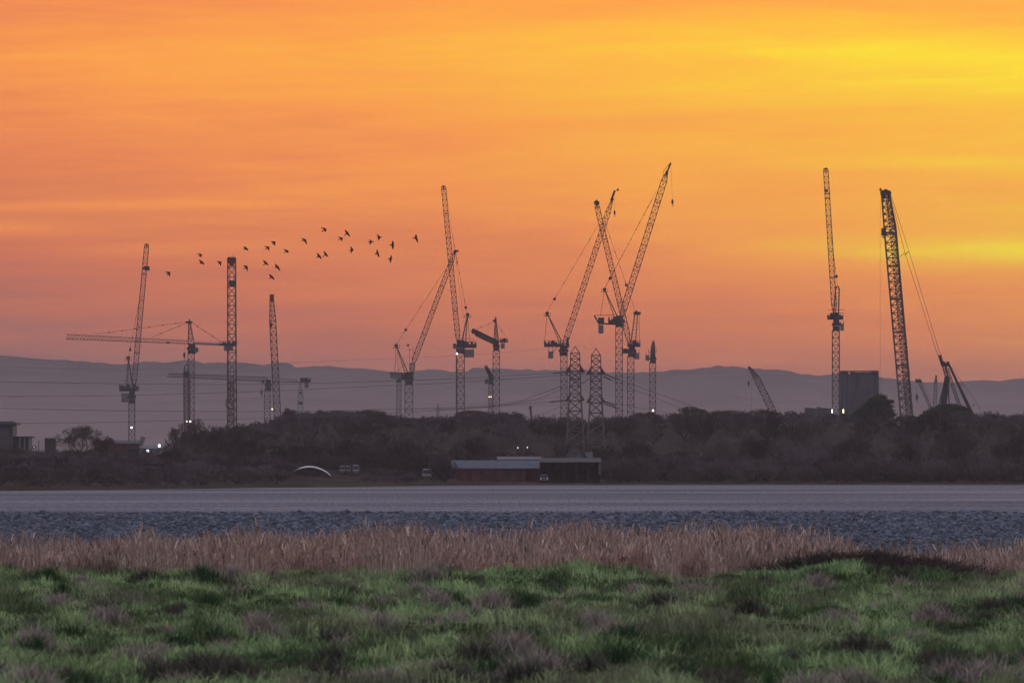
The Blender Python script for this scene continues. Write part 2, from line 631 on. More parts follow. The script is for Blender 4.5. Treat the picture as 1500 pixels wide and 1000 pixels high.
def hill_mat(N):
    g = N.n('ShaderNodeNewGeometry')
    nz = N.noise(g.outputs['Position'], .012, 6, .6)
    return N.ramp(nz, [(.35, (.018, .020, .026)), (.5, (.05, .048, .05)), (.65, (.09, .08, .08))])


M_HILL = material('wooded_hillside', hill_mat, 1.0, spec=0.0)
ridge('hills', 'long wooded ridge behind the cranes', 10500, SKY_L, 2200, M_HILL, 7.0)
low = [(-400, 590), (0, 588), (150, 592), (300, 585), (430, 580), (600, 590), (760, 586), (900, 592), (1060, 578), (1200, 588), (1350, 594), (1500, 590), (1900, 585)]
ridge('foothills', 'lower hills in front of the long ridge', 7600, low, 900, M_HILL, 3.0)

# ------------------------------------------------------------------ haze over the whole place
HAZE = 7.0e-5
hz = MB()
hz.box(-3200, 3200, -330, 14800, -2.0, 150)
hm = bpy.data.materials.new('haze_air')
hm.use_nodes = True
hm.node_tree.nodes.clear()
hn = NT(hm.node_tree)
hv = hn.n('ShaderNodeVolumePrincipled')
hv.inputs['Color'].default_value = (.50, .415, .43, 1)
hv.inputs['Density'].default_value = HAZE
hv.inputs['Anisotropy'].default_value = 0.15
ho = hn.n('ShaderNodeOutputMaterial')
hm.node_tree.links.new(hv.outputs[0], ho.inputs['Volume'])
haze = hz.build('haze', hm)
tag(haze, 'thin evening haze lying over the estuary', kind='stuff')

# a bank of valley mist lying over the flat land in front of the hills
mst = MB()
mst.box(-2600, 2600, 2950, 7400, -1.0, 46)
mm = hm.copy()
mm.name = 'mist_air'
mm.node_tree.nodes['Principled Volume'].inputs['Density'].default_value = 1.5e-4
mm.node_tree.nodes['Principled Volume'].inputs['Color'].default_value = (.60, .485, .495, 1)
mist = mst.build('mist', mm)
tag(mist, 'low pale mist lying on the flat land before the hills', kind='stuff')


# ------------------------------------------------------------------ cranes
class Crane:
    """one crane: an Empty at its foot, every component a child mesh; coordinates are sight-line measurements at distance Y"""

    def __init__(s, name, label, Y, x, y, group=None, cat='crane'):
        s.Y = Y
        s.org = P(x, y, Y)
        s.root = empty(name, s.org, label, cat, group)
        s.k = Y / F

    def p(s, x, y, d=0.0):
        q = P(x, y, s.Y)
        q.y += d
        return q

    def lat(s, part, a, b, w, w2=None, mat=None, rc=.11, rb=.055, bay=None, depth=None, x=False, parent=None, extra=None):
        mb = MB()
        k = s.k
        mb.lattice(s.p(*a), s.p(*b), w * k, None if w2 is None else w2 * k, bay, rc, rb, depth, x)
        if extra:
            extra(mb)
        return mb.build(part, mat or M_STEEL, parent or s.root, s.org)

    def make(s, part, fn, mat=None, parent=None):
        mb = MB()
        fn(mb)
        return mb.build(part, mat or M_DARK, parent or s.root, s.org)

    def bx(s, mb, x0, y0, x1, y1, dep=2.0, d=0.0):
        a = s.p(x0, y1)
        b = s.p(x1, y0)
        mb.box(a.x, b.x, s.Y + d - dep / 2, s.Y + d + dep / 2, a.z, b.z)

    def line(s, part, pts, r=.055, mat=None, clamps=0):
        def f(mb):
            q = [s.p(*t_) for t_ in pts]
            mb.path(q, r, 4)
            for i in range(clamps):
                t_ = (i + 1) / (clamps + 1)
                c = q[0].lerp(q[-1], t_)
                mb.bar(c + Vector((0, 0, .22)), c - Vector((0, 0, .22)), r * 2.4, 5)
        return s.make(part, f, mat or M_ROPE)

    def deck(s, x0, y0, x1, y1, seed=0, rail=True, parent=None):
        """machinery platform: frame, winch drums, cabinets and a handrail"""
        r = random.Random(seed)
        k = s.k

        def f(mb):
            hgt = y1 - y0
            s.bx(mb, x0, y1 - hgt * .42, x1, y1, 2.2)
            xx = x0
            while xx < x1 - 1:
                w = r.uniform(1.6, 3.8)
                h = r.uniform(.45, .98) * hgt
                s.bx(mb, xx, y1 - h, min(xx + w, x1), y1 - hgt * .3, r.uniform(1.0, 1.9), r.uniform(-.3, .3))
                xx += w + r.uniform(.1, 1.0)
            c = s.p((x0 + x1) / 2 + r.uniform(-2, 2), y0 + hgt * .35)
            mb.bar(c + Vector((0, -.9, 0)), c + Vector((0, .9, 0)), hgt * .33 * k, 10)
            if rail:
                for yy in (-1.1, 1.1):
                    a, b = s.p(x0, y0 + hgt * .1, yy), s.p(x1, y0 + hgt * .1, yy)
                    mb.bar(a, b, .04, 3)
                    for i in range(5):
                        q = a.lerp(b, i / 4)
                        mb.bar(q, q - Vector((0, 0, hgt * .6 * k)), .035, 3)
        return s.make('machinery_deck', f, M_DARK, parent)

    def slew(s, x0, y0, x1, y1, cab=None):
        """slewing ring, turret and operator's cab"""
        def f(mb):
            xm = (x0 + x1) / 2
            w = (x1 - x0)
            s.bx(mb, x0, y0 + (y1 - y0) * .35, x1, y0 + (y1 - y0) * .6, w * s.k)
            s.bx(mb, x0 + w * .14, y0, x1 - w * .14, y0 + (y1 - y0) * .36, w * s.k * .75)
            s.bx(mb, x0 + w * .08, y0 + (y1 - y0) * .62, x1 - w * .08, y1, w * s.k * .85)
            a = s.p(xm, y0 + (y1 - y0) * .58)
            mb.bar(a, a + Vector((0, 0, (y1 - y0) * .08 * s.k)), w * s.k * .55, 12)
        o = s.make('slewing_unit', f)
        if cab:
            cx0, cy0, cx1, cy1 = cab

            def g(mb):
                a = s.p(cx0, cy1)
                b = s.p(cx1, cy0)
                w = b.x - a.x
                h = b.z - a.z
                mb.prism([(a.x, a.z), (b.x - w * .1, a.z), (b.x, a.z + h * .35), (b.x - w * .08, b.z), (a.x, b.z)], s.Y - 1.6, s.Y - .4)
            c = s.make('cab', g, M_GREY)

            def g2(mb):
                s.bx(mb, cx0 + (cx1 - cx0) * .2, cy0 + (cy1 - cy0) * .15, cx1 - (cx1 - cx0) * .2, cy0 + (cy1 - cy0) * .6, .06, -1.64)
            s.make('window', g2, M_GLASS, c)
        return o

    def cw(s, x0, y0, x1, y1, n=3, hang=True):
        def f(mb):
            w = (x1 - x0) / n
            for i in range(n):
                s.bx(mb, x0 + i * w + .04, y0 + (i % 2) * .3, x0 + (i + 1) * w - .04, y1 - ((i + 1) % 2) * .25, 2.0)
            s.bx(mb, x0, y0 - .4, x1, y0 + .1, 1.6)
            if hang:
                for xx in (x0 + .4, x1 - .4):
                    for yy in (-.7, .7):
                        a = s.p(xx, y0, yy)
                        mb.bar(a, a + Vector((0, 0, 4 * s.k)), .06, 4)
        return s.make('counterweight', f, M_CW)

    def hook(s, x0, y0, x1, y1, size=1.0, rope=True):
        """hook block hanging on its rope"""
        if rope:
            s.line('hoist_rope', [(x0, y0), (x1, y1)], .035)

        def f(mb):
            c = s.p(x1, y1)
            z = 1.1 * size
            mb.prism([(c.x - .12 * size, c.z), (c.x - .26 * size, c.z - z * .5), (c.x - .16 * size, c.z - z), (c.x + .16 * size, c.z - z), (c.x + .26 * size, c.z - z * .5), (c.x + .12 * size, c.z)], s.Y - .25, s.Y + .25)
            pts = [c + Vector((math.sin(a) * .2 * size, 0, -z - .3 * size - math.cos(a) * -.2 * size)) for a in (0, .8, 1.6, 2.4, 3.1, 3.9, 4.6)]
            mb.path(pts, .06 * size, 4)
            mb.bar(c - Vector((0, 0, z)), pts[0], .07 * size, 4)
        return s.make('hook_block', f)

    def lamp(s, x, y, r=.34, warm=False, tall=0):
        r *= .66
        def f(mb):
            c = s.p(x, y, -1.6)
            if tall:
                mb.box(c.x - r, c.x + r, c.y - .15, c.y + .15, c.z - tall, c.z + tall)
            else:
                mb.bar(c + Vector((0, -.2, 0)), c + Vector((0, .1, 0)), r, 10)
        o = s.make('floodlight', f, M_LAMPY if warm else M_LAMP)

        def g(mb):
            c = s.p(x, y, -1.6)
            mb.box(c.x - r * 1.1, c.x + r * 1.1, c.y + .16, c.y + .4, c.z - max(tall, r) * 1.05, c.z + max(tall, r) * 1.05)
        s.make('lamp_housing', g, M_DARK, o)

    def jib(s, x0, y0, x1, y1, w, tip=10, foot=8, w1=None, red=None, rings=6, mat=None, d1=0.0, pointed=True, rc=.10, rb=.05):
        """lattice luffing boom: a foot that narrows to the pivot, straight body with bolted joints, a tapered head"""
        k = s.k
        w1 = w if w1 is None else w1
        L = math.hypot(x1 - x0, y1 - y0)
        ft, tt = foot / L, 1 - tip / L

        def f(mb):
            A, B = s.p(x0, y0), s.p(x1, y1, d1)
            q = lambda t_: A.lerp(B, t_)
            wm = lambda t_: (w + (w1 - w) * t_) * k
            mb.lattice(A, q(ft), w * .35 * k, wm(ft), 1.4, rc, rb)
            mb.lattice(q(ft), q(tt), wm(ft), wm(tt), w * k * 1.15, rc, rb)
            if pointed:
                mb.lattice(q(tt), B, wm(tt), w1 * .28 * k, w * k, rc, rb)
            else:
                mb.lattice(q(tt), B, wm(tt), w1 * .85 * k, w * k, rc, rb)
            d = (B - A).normalized()
            pn = d.cross(Vector((0, 1, 0))).normalized()
            for i in range(1, rings):
                t_ = ft + (tt - ft) * i / rings
                c = q(t_)
                for yy in (-.5, .5):
                    mb.bar(c + pn * wm(t_) * .58 + Vector((0, yy * wm(t_), 0)), c - pn * wm(t_) * .58 + Vector((0, yy * wm(t_), 0)), .13, 4)
        o = s.make('jib', f, mat or M_STEEL)

        def h(mb):
            B = s.p(x1, y1, d1)
            d = (B - s.p(x0, y0)).normalized()
            for yy in (-.35, .35):
                mb.bar(B + Vector((0, yy - .1, 0)), B + Vector((0, yy + .1, 0)), .42 if pointed else .28, 10)
            mb.bar(B - d * 1.2, B + d * .3, .14, 4)
        s.make('jib_head_sheave', h, M_DARK)
        if red:
            s.lat('red_tip_section', (x0 + (x1 - x0) * red, y0 + (y1 - y0) * red), (x1, y1), w1 * 1.04, w1 * .9, M_RED, .13, .07)
        return o

    def aframe(s, fx, fy, tx, ty, spread=3.0, backx=None, backy=None, r=.19):
        """A-frame: two main struts with rungs, sheave bundle on top, back stays"""
        def f(mb):
            for yy in (-.9, .9):
                mb.bar(s.p(fx, fy, yy), s.p(tx, ty, yy * .6), r, 4)
                mb.bar(s.p(fx - math.copysign(spread, fx - tx) if abs(fx - tx) > 1 else fx - spread, fy, yy), s.p(tx, ty, yy * .6), r * .7, 4)
            for i in range(1, 7):
                t_ = i / 7
                a = s.p(fx + (tx - fx) * t_, fy + (ty - fy) * t_, -.8)
                b = s.p(fx + (tx - fx) * t_, fy + (ty - fy) * t_, .8)
                mb.bar(a, b, .06, 3)
                c = s.p(fx - math.copysign(spread, fx - tx) * (1 - t_) + (tx - fx) * t_, fy + (ty - fy) * t_, 0)
                mb.bar(a, c, .06, 3)
        s.make('a_frame', f, M_STEEL)

        def g(mb):
            c = s.p(tx, ty)
            for yy in (-.5, 0, .5):
                mb.bar(c + Vector((0, yy - .12, 0)), c + Vector((0, yy + .12, 0)), .55, 10)
            mb.box(c.x - .9, c.x + .9, c.y - .9, c.y + .9, c.z - .75, c.z - .6)
            for xx in (-.9, .9):
                mb.bar(c + Vector((xx, 0, -.7)), c + Vector((xx, 0, .35)), .05, 3)
        s.make('a_frame_sheave', g, M_DARK)
        if backx is not None:
            for yy in (-.8, .8):
                s.line('back_stay', [(tx, ty, yy * .6), (backx, backy, yy)], .07)

    def pend(s, tx, ty, jx, jy, block=.14, r=.05):
        s.line('pendant_line', [(tx, ty), (jx, jy)], r, clamps=5)

        def f(mb):
            c = s.p(tx + (jx - tx) * block, ty + (jy - ty) * block)
            mb.bar(c + Vector((0, -.4, 0)), c + Vector((0, .4, 0)), .42, 8)
        s.make('luffing_block', f, M_DARK)


GL = 'luffing tower cranes over the wood'
GH = 'flat jib tower cranes over the wood'

# 1 far left luffer
c = Crane('tower_crane', 'slim luffing crane leaning right at far left, lamp on its mast and a long jib', 2450, 193, 664, GL)
c.lat('mast', (193, 664), (193, 590), 9)
c.slew(188, 572, 199, 591, (199, 565, 204, 573))
c.deck(175, 562, 199, 573, 1)
c.cw(178, 576, 190, 589, 3)
c.line('handrail', [(178, 557.5), (202, 557.5)], .06)
c.aframe(194, 566, 188, 524, 7, 184, 563)
c.jib(196, 566, 215, 358, 7, 4, 10, 6.4, rings=5, pointed=False)
c.make('hoist_trolley', lambda mb: (c.bx(mb, 212, 390, 219, 396, 1.6), c.bx(mb, 209.5, 391, 213, 394, 1.0)))
c.pend(189, 522, 204, 440, .12)
c.lamp(193, 626, .42)

# 2 big hammerhead
c = Crane('tower_crane', 'hammerhead crane with a long horizontal jib to the left and pointed tower head', 2400, 280, 664, GH)
c.lat('mast', (280, 664), (280, 517), 9)
c.slew(274, 503, 288, 518, (286, 509, 291, 516))
c.lat('tower_head', (280, 504), (277.5, 471), 9, 2.2, rc=.14, rb=.07)
c.make('head_sheave', lambda mb: (c.bx(mb, 272, 470.5, 282, 473.5, 1.4), c.bx(mb, 276.5, 467.5, 278.5, 471, .6)))


def jib2(mb):
    """triangular section jib, deeper at the root"""
    A0, B0 = c.p(275, 503.5, -.8), c.p(97, 496.5, -.8)
    A1, B1 = c.p(275, 503.5, .8), c.p(97, 496.5, .8)
    A2, B2 = c.p(275, 499, 0), c.p(97, 489.5, 0)
    for a, b in ((A0, B0), (A1, B1), (A2, B2)):
        mb.bar(a, b, .11, 4)
    n = 34
    for i in range(n):
        t0, t1 = i / n, (i + 1) / n
        tm = (t0 + t1) / 2
        m_ = A2.lerp(B2, tm)
        for a, b in ((A0, B0), (A1, B1)):
            mb.bar(a.lerp(b, t0), m_, .055, 3)
            mb.bar(a.lerp(b, t1), m_, .055, 3)
        mb.bar(A0.lerp(B0, t0), A1.lerp(B1, t1), .05, 3)


c.make('jib', jib2, M_STEEL)
c.make('counter_jib', lambda mb: (mb.lattice(c.p(286, 503), c.p(345, 505.5), 2.2 * c.k, 2.2 * c.k, .9, .12, .06, 1.6), mb.bar(c.p(286, 500), c.p(350, 501), .04, 3),
                                  [mb.bar(c.p(286 + i * 6, 500), c.p(286 + i * 6, 503), .035, 3) for i in range(10)]), M_GREY)
c.deck(322, 499, 347, 506, 22)
c.cw(328, 506, 341, 514, 4)
c.line('pendant_line', [(277, 471), (140, 489.5)], .06, clamps=6)
c.line('pendant_line', [(277, 471.5), (222, 494)], .06, clamps=3)
c.line('pendant_line', [(278.5, 471), (308, 490), (322, 499)], .07, clamps=3)
c.make('trolley', lambda mb: c.bx(mb, 243, 500.5, 249, 503, 1.4))
c.hook(270, 503, 270, 516, 1.3)

# 3 crane seen end on with a rounded head
c = Crane('tower_crane', 'narrow end-on lattice crane with rounded top, beside the hammerhead mast', 2380, 274, 664, GL)
c.lat('mast', (274.5, 664), (274, 556), 8.5, 8)


def rounded(mb):
    for yy in (-.7, .7):
        pts = [c.p(270, 640, yy), c.p(269.2, 575, yy), c.p(269.4, 545, yy), c.p(271, 536, yy), c.p(273.2, 533, yy), c.p(275.6, 536, yy), c.p(277, 546, yy), c.p(278, 640, yy)]
        mb.path(pts, .18, 4)
    for i in range(30):
        y0 = 540 + i * 3.4
        mb.bar(c.p(269.6, y0, -.7 if i % 2 else .7), c.p(277.4, y0 + 3.4, .7 if i % 2 else -.7), .07, 3)
        mb.bar(c.p(277.4, y0, -.7), c.p(269.6, y0 + 3.4, -.7), .07, 3)
        mb.bar(c.p(269.6, y0, -.7), c.p(277.2, y0, -.7), .05, 3)


c.make('jib', rounded, M_STEEL)
c.deck(269, 543, 277, 552, 3, False)
c.lamp(279, 617, .36)
c.lamp(274, 617, .22, True)

# 4 upright heavy lattice boom
c = Crane('crawler_crane', 'tall upright heavy lattice boom rising beside the small bare tree, its dark tip flat', 2150, 340, 668, 'lattice boom cranes')
c.lat('boom', (340, 655), (339.3, 378), 13.4, 11.5, M_STEEL, .17, .075)
c.make('boom_head', lambda mb: (c.bx(mb, 334.2, 376.5, 345, 386, 1.6), c.bx(mb, 336, 386, 343, 390, 1.2), mb.bar(c.p(342, 377), c.p(342.3, 372), .05, 4)), M_RED)
c.make('hook_block', lambda mb: (c.bx(mb, 335.2, 411, 344.5, 417, 1.4, -1.2), c.bx(mb, 337, 417, 343, 419, 1, -1.2)))
c.lat('derrick_mast', (337.5, 655, 3), (338.5, 560, 1), 9.5, 8, M_STEEL, .15, .09)
c.line('pendant_line', [(336.5, 390, -.4), (333.5, 600, 4)], .05)
c.line('pendant_line', [(343, 390, -.4), (345.5, 600, 4)], .05)
c.make('hanging_hook', lambda mb: mb.path([c.p(332.5, 584), c.p(331, 588), c.p(331, 593), c.p(332.6, 597)], .14, 4))
c.make('machinery_deck', lambda mb: (c.bx(mb, 331, 640, 348, 655, 4), c.bx(mb, 333, 632, 346, 640, 3)))
c.make('crawler_track', lambda mb: (c.bx(mb, 330, 656, 336, 664, 7, 3), c.bx(mb, 343, 656, 349, 664, 7, 3)))

# 5 leaning tapered boom with red tip
c = Crane('crawler_crane', 'tapered lattice boom with a red tip, leaning slightly left before the far horizontal jib', 2300, 407, 668, 'lattice boom cranes')
c.lat('boom', (408, 640), (399.5, 470), 9.6, 9.0, M_STEEL, .13, .065, extra=lambda mb: (mb.lattice(c.p(399.5, 470), c.p(398.2, 440), 9.0 * c.k, 5.5 * c.k, 1.3, .13, .065)))
c.make('boom_head', lambda mb: (mb.lattice(c.p(398.2, 441), c.p(398, 433), 5.4 * c.k, 4.6 * c.k, .7, .16, .12), c.bx(mb, 395.6, 431, 400.8, 439, .8), mb.bar(c.p(401, 432), c.p(402, 430.6), .12, 4)), M_RED)
c.make('luffing_block', lambda mb: c.bx(mb, 395.5, 473, 399, 479, .8, -.9))
c.line('pendant_line', [(397, 440, 0), (400, 600, 8)], .045)
c.make('machinery_deck', lambda mb: (c.bx(mb, 400, 640, 418, 655, 4), c.bx(mb, 402, 634, 412, 641, 3)))
c.make('crawler_track', lambda mb: (c.bx(mb, 400, 656, 405, 664, 7, 2), c.bx(mb, 412, 656, 417, 664, 7, 2)))

# 6 second hammerhead, farther off
c = Crane('tower_crane', 'faint farther crane with a horizontal jib below the long hammerhead jib', 2700, 392, 662, GH)
c.lat('mast', (391.5, 662), (391.5, 570), 8.5)
c.slew(388, 556, 398, 572, (383, 556, 388, 562))


def jib6(mb):
    A0, B0, A1, B1, A2, B2 = c.p(395, 558.5, -.8), c.p(245, 551.5, -.8), c.p(395, 558.5, .8), c.p(245, 551.5, .8), c.p(392, 552.5, 0), c.p(247, 547, 0)
    for a, b in ((A0, B0), (A1, B1), (A2, B2)):
        mb.bar(a, b, .15, 4)
    n = 30
    for i in range(n):
        t0, t1 = i / n, (i + 1) / n
        m_ = A2.lerp(B2, (t0 + t1) / 2)
        for a, b in ((A0, B0), (A1, B1)):
            mb.bar(a.lerp(b, t0), m_, .085, 3)
            mb.bar(a.lerp(b, t1), m_, .085, 3)


c.make('jib', jib6, M_DARK)
c.make('counter_jib', lambda mb: (mb.bar(c.p(397, 558.5, -.8), c.p(446, 559.5, -.8), .16, 4), mb.bar(c.p(397, 558.5, .8), c.p(446, 559.5, .8), .16, 4),
                                  mb.bar(c.p(393, 552.5), c.p(436, 557), .11, 4), [mb.bar(c.p(400 + i * 8, 558.5, -.8), c.p(404 + i * 8, 558.5, .8), .06, 3) for i in range(6)]), M_DARK)
c.deck(440, 552.5, 455, 560, 6)
c.cw(446, 560, 452, 568, 2, False)
c.hook(383, 558, 383, 571, 1.3)
c.lamp(399, 599, .3, True)

# 7 slim pointed mast
c = Crane('tower_crane', 'slim mast with narrow pointed top under the far counterweight', 2600, 440, 662, GL)
c.lat('mast', (440, 662), (440, 580), 7.6, 7.2, M_GREY, .10, .05)
c.lat('tower_head', (440, 580), (440, 560.5), 7.2, 2.0, M_GREY, .10, .05)
c.make('rest_platform', lambda mb: c.bx(mb, 437.5, 588, 443, 592, 1.2))
c.make('rest_platform', lambda mb: c.bx(mb, 438.5, 574, 442, 577, 1))

# 8 luffer left of centre
c = Crane('tower_crane', 'luffing crane left of centre, its jib crossing behind the near upright central jib', 2400, 599, 664, GL)
c.lat('mast', (599, 664), (599, 563), 11.5)
c.slew(592, 545, 606, 564, None)
c.deck(586, 545, 604, 556, 8)
c.make('counterweight', lambda mb: (mb.prism([(c.p(571, 545).x, c.p(571, 545).z), (c.p(572.5, 551).x, c.p(572, 551).z), (c.p(576, 556).x, c.p(576, 555).z), (c.p(588, 556).x, c.p(588, 555).z), (c.p(588, 546).x, c.p(588, 546).z)], c.Y - 1.2, c.Y - .9),
                                     c.bx(mb, 572, 545.5, 578.5, 553.5, 2), c.bx(mb, 585, 546, 589, 554, 2), c.bx(mb, 572, 545, 589, 548, 2.2)), M_CW)
c.aframe(599, 549, 580.5, 506, 5, 578, 546)
c.line('back_stay', [(582, 507), (583, 545)], .06)
c.lat('jib_foot', (601, 560), (604.5, 533), 4.5, 7, None, .15, .09)
c.jib(604.5, 533, 667, 368, 7, 16, 8, 6, rings=4)
c.make('jib_peak', lambda mb: (mb.bar(c.p(664, 369), c.p(671.5, 367), .32, 5), mb.bar(c.p(664, 372), c.p(671.5, 367), .12, 4)))
c.pend(580, 505, 652, 395, .2)
c.line('pendant_line', [(599, 533), (588, 536), (581, 548)], .06)
c.make('anemometer_mast', lambda mb: (mb.bar(c.p(600, 548), c.p(600, 510), .07, 4), mb.bar(c.p(597, 512), c.p(606, 512), .05, 4), mb.bar(c.p(605, 535), c.p(605.5, 508), .05, 4), mb.box(c.p(596, 505).x, c.p(599.5, 505).x, c.Y - .2, c.Y + .2, c.p(0, 507).z, c.p(0, 504).z)), M_STEEL)
c.hook(669, 368, 669.5, 382, .7)

c = Crane('tower_crane', 'bare thin mast standing close behind the luffing crane left of centre', 2650, 584, 662, GL)
c.lat('mast', (583.5, 662), (584.5, 559), 6.4, None, M_STEEL, .10, .05)
c.make('slewing_unit', lambda mb: (c.bx(mb, 580.5, 556.5, 588, 560, 1.4), c.bx(mb, 582, 553, 587, 557, 1.1)))

# 9 tallest central
c = Crane('tower_crane', 'central crane with near upright jib leaning slightly left, white lamp under its machinery', 2350, 674.5, 664, GL)
c.lat('mast', (674.5, 664), (674.5, 517), 11.6, None, None, .14, .07)
c.lat('climbing_ladder', (668.8, 640, -1.3), (668.8, 522, -1.3), 1.6, None, M_STEEL, .05, .04)
c.slew(667, 498, 682, 518, (663.5, 503, 668.5, 511))
c.deck(670, 499, 698, 509.5, 9)
c.cw(679, 512, 694.5, 523.5, 4)
c.aframe(676, 503, 685, 461, -6, 688, 502, .24)
c.make('handrail', lambda mb: (mb.bar(c.p(676, 496), c.p(694, 496), .06, 4), mb.bar(c.p(676, 496), c.p(675, 502), .05, 3), mb.bar(c.p(694, 496), c.p(696, 504), .05, 3)), M_STEEL)
c.jib(671.5, 503, 649.5, 273, 7, 4, 12, 6.4, rings=6, pointed=False)
c.pend(684, 460, 662, 340, .08)
c.line('hoist_rope', [(653, 272, .3), (683, 497, .3)], .03)
c.lamp(669.5, 518, .42)

# 10 short jib
c = Crane('tower_crane', 'short crane with stubby dark jib pointing up left and counterweight at right', 2400, 727, 664, GL)
c.lat('mast', (727, 664), (727, 513), 9.6, None, None, .12, .06)
c.slew(722, 500, 732, 514)
c.lat('tower_head', (727.5, 502), (726, 470), 6.4, 1.8, None, .13, .08)
c.make('head_sheave', lambda mb: (c.bx(mb, 722, 468, 727.5, 471.5, .8), c.bx(mb, 725, 464.5, 727.2, 470, .8), mb.bar(c.p(726, 466), c.p(726, 463), .05, 3)))
c.make('jib', lambda mb: (mb.lattice(c.p(727, 501), c.p(694, 485.5, -14), 5.2 * c.k, 4.6 * c.k, .8, .20, .12, None, True), mb.lattice(c.p(724, 502.5, -1), c.p(698, 491, -13), 3 * c.k, 2.6 * c.k, .5, .18, .12)), M_STEEL)
c.make('jib_head_sheave', lambda mb: c.bx(mb, 691.5, 484, 696, 490, 1.4, -14))
c.deck(732, 495, 744, 501.5, 10)
c.cw(733.5, 503, 739.5, 510.5, 2)
c.line('pendant_line', [(726, 470), (694, 485, -14)], .045, clamps=2)
c.line('pendant_line', [(726.5, 470), (743, 498)], .045, clamps=1)
c.line('back_stay', [(725, 471), (722.5, 500)], .05)

c = Crane('tower_crane', 'tiny far crane with bent dark head just left of the short crane', 2800, 718, 662, GL)
c.lat('mast', (718.3, 662), (718.3, 562), 5.6, None, M_STEEL, .11, .06)
c.make('slewing_unit', lambda mb: (c.bx(mb, 715.5, 550, 722, 563, 1.6), c.bx(mb, 710.5, 555, 714.5, 562, 1.4), c.bx(mb, 713, 557, 717, 559, 1)))
c.lat('jib', (720, 552), (712, 537.5, -8), 4.2, 2.6, None, .22, .14)
c.lamp(716.5, 581, .24, True)
c.lamp(719.5, 581, .24, True)

# 12 luffer left of the pylons
c = Crane('tower_crane', 'luffing crane just left of the pylon pair, jib slanting up right', 2350, 826, 664, GL)
c.lat('mast', (826, 664), (826, 520), 9.4)
c.slew(818.5, 506, 832.5, 521)
c.deck(797, 498, 826, 508, 12)
c.cw(803, 515, 810.5, 525, 2)
c.make('counterweight_hanger', lambda mb: (mb.bar(c.p(803, 508, -.6), c.p(804, 515, -.6), .07, 4), mb.bar(c.p(816, 508, -.6), c.p(810, 517, -.6), .10, 4), mb.bar(c.p(809, 508, .6), c.p(809, 515, .6), .07, 4), mb.bar(c.p(802, 515), c.p(811, 515), .08, 4)), M_STEEL)
c.aframe(823, 500, 801.5, 459, 4, 797.5, 503)
c.jib(826.5, 505, 897, 292, 8, 20, 12, 7, rings=7)
c.make('jib_peak', lambda mb: (mb.bar(c.p(895, 294), c.p(900.5, 279), .3, 5), mb.bar(c.p(898, 283), c.p(905, 277.5), .08, 4), c.bx(mb, 903.5, 276.5, 906.5, 279.5, .6)))
c.make('cab', lambda mb: mb.prism([(c.p(828, 0).x, c.p(0, 512).z), (c.p(834, 0).x, c.p(0, 508).z), (c.p(832.5, 0).x, c.p(0, 494).z), (c.p(830.5, 0).x, c.p(0, 494).z)], c.Y - 1.4, c.Y - .3), M_DARK)
c.pend(801, 457, 876, 330, .15)
c.line('hoist_rope', [(900, 280, .4), (828, 500, .4)], .035)
c.hook(900.3, 280, 900.3, 308, 1.1)

# 13 centre luffer leaning right (tallest tip)
c = Crane('tower_crane', 'tallest luffing crane, jib reaching up right to a pointed tip with a hanging hook', 2450, 907, 664, GL)
c.lat('mast', (906.8, 664), (906.8, 478), 9.8, None, None, .13, .065)
c.slew(900.5, 462, 915, 479, None)
c.deck(891, 463, 910, 474, 13)
c.make('counter_frame', lambda mb: (mb.bar(c.p(870.5, 462, -.9), c.p(900, 461, -.9), .10, 4), mb.bar(c.p(870.5, 462, .9), c.p(900, 461, .9), .10, 4),
                                    [mb.bar(c.p(870.5, 462, yy), c.p(878, 475, yy), .28, 4) for yy in (-.9, .9)], mb.bar(c.p(877, 473.5), c.p(904, 475), .30, 4),
                                    c.bx(mb, 876, 465, 885, 473, 2)), M_DARK)
c.cw(876.5, 476, 884, 488.5, 3, False)
c.aframe(906, 467, 885.5, 424, 5, 879.5, 462)
c.jib(909.5, 466, 977, 252, 8.6, 14, 14, 8.2, rings=6, rc=.13)
c.make('jib_peak', lambda mb: (mb.bar(c.p(975, 258), c.p(982.4, 238.5), .26, 5), mb.bar(c.p(973, 249), c.p(982.4, 238.5), .10, 4), mb.bar(c.p(972.5, 250), c.p(971, 262), .09, 4)), M_STEEL)
c.pend(886, 422, 962, 279, .1)
c.pend(885, 423, 955.5, 292, .12)
c.hook(982.6, 239, 985, 292, 1.3)
c.line('hoist_rope', [(980, 242, .4), (909, 465, .4)], .035)

# 14 crossing luffer leaning left
c = Crane('tower_crane', 'luffing crane with jib leaning left and crossing two other jibs, blunt dark tip', 2300, 924, 664, GL)
c.lat('mast', (924, 664), (924, 522), 9.6)
c.slew(919, 506, 932, 523)
c.deck(911, 510, 924, 517.5, 14)
c.deck(919, 498, 938, 508, 15)
c.cw(928, 517, 936.5, 526, 2)
c.make('a_frame', lambda mb: ([mb.bar(c.p(924, 503, yy), c.p(930, 459, yy * .7), .2, 4) for yy in (-.9, .9)], [mb.bar(c.p(931, 503, yy), c.p(934, 459, yy * .7), .16, 4) for yy in (-.9, .9)],
                              [mb.bar(c.p(925 + i * .75, 498 - i * 5, -.9), c.p(931.5 + i * .4, 498 - i * 5, .9), .07, 3) for i in range(8)], mb.bar(c.p(936, 460), c.p(936.5, 500), .08, 4)), M_STEEL)
c.make('a_frame_sheave', lambda mb: (c.bx(mb, 928, 457, 938.5, 461, 1.6), [mb.bar(c.p(x_, 456), c.p(x_, 461), .08, 4) for x_ in (928.5, 932, 935, 938)], c.bx(mb, 930.5, 455, 934, 459, 1)))
c.jib(922, 503, 874, 300, 7.4, 4, 14, 6.8, rings=4, pointed=False)
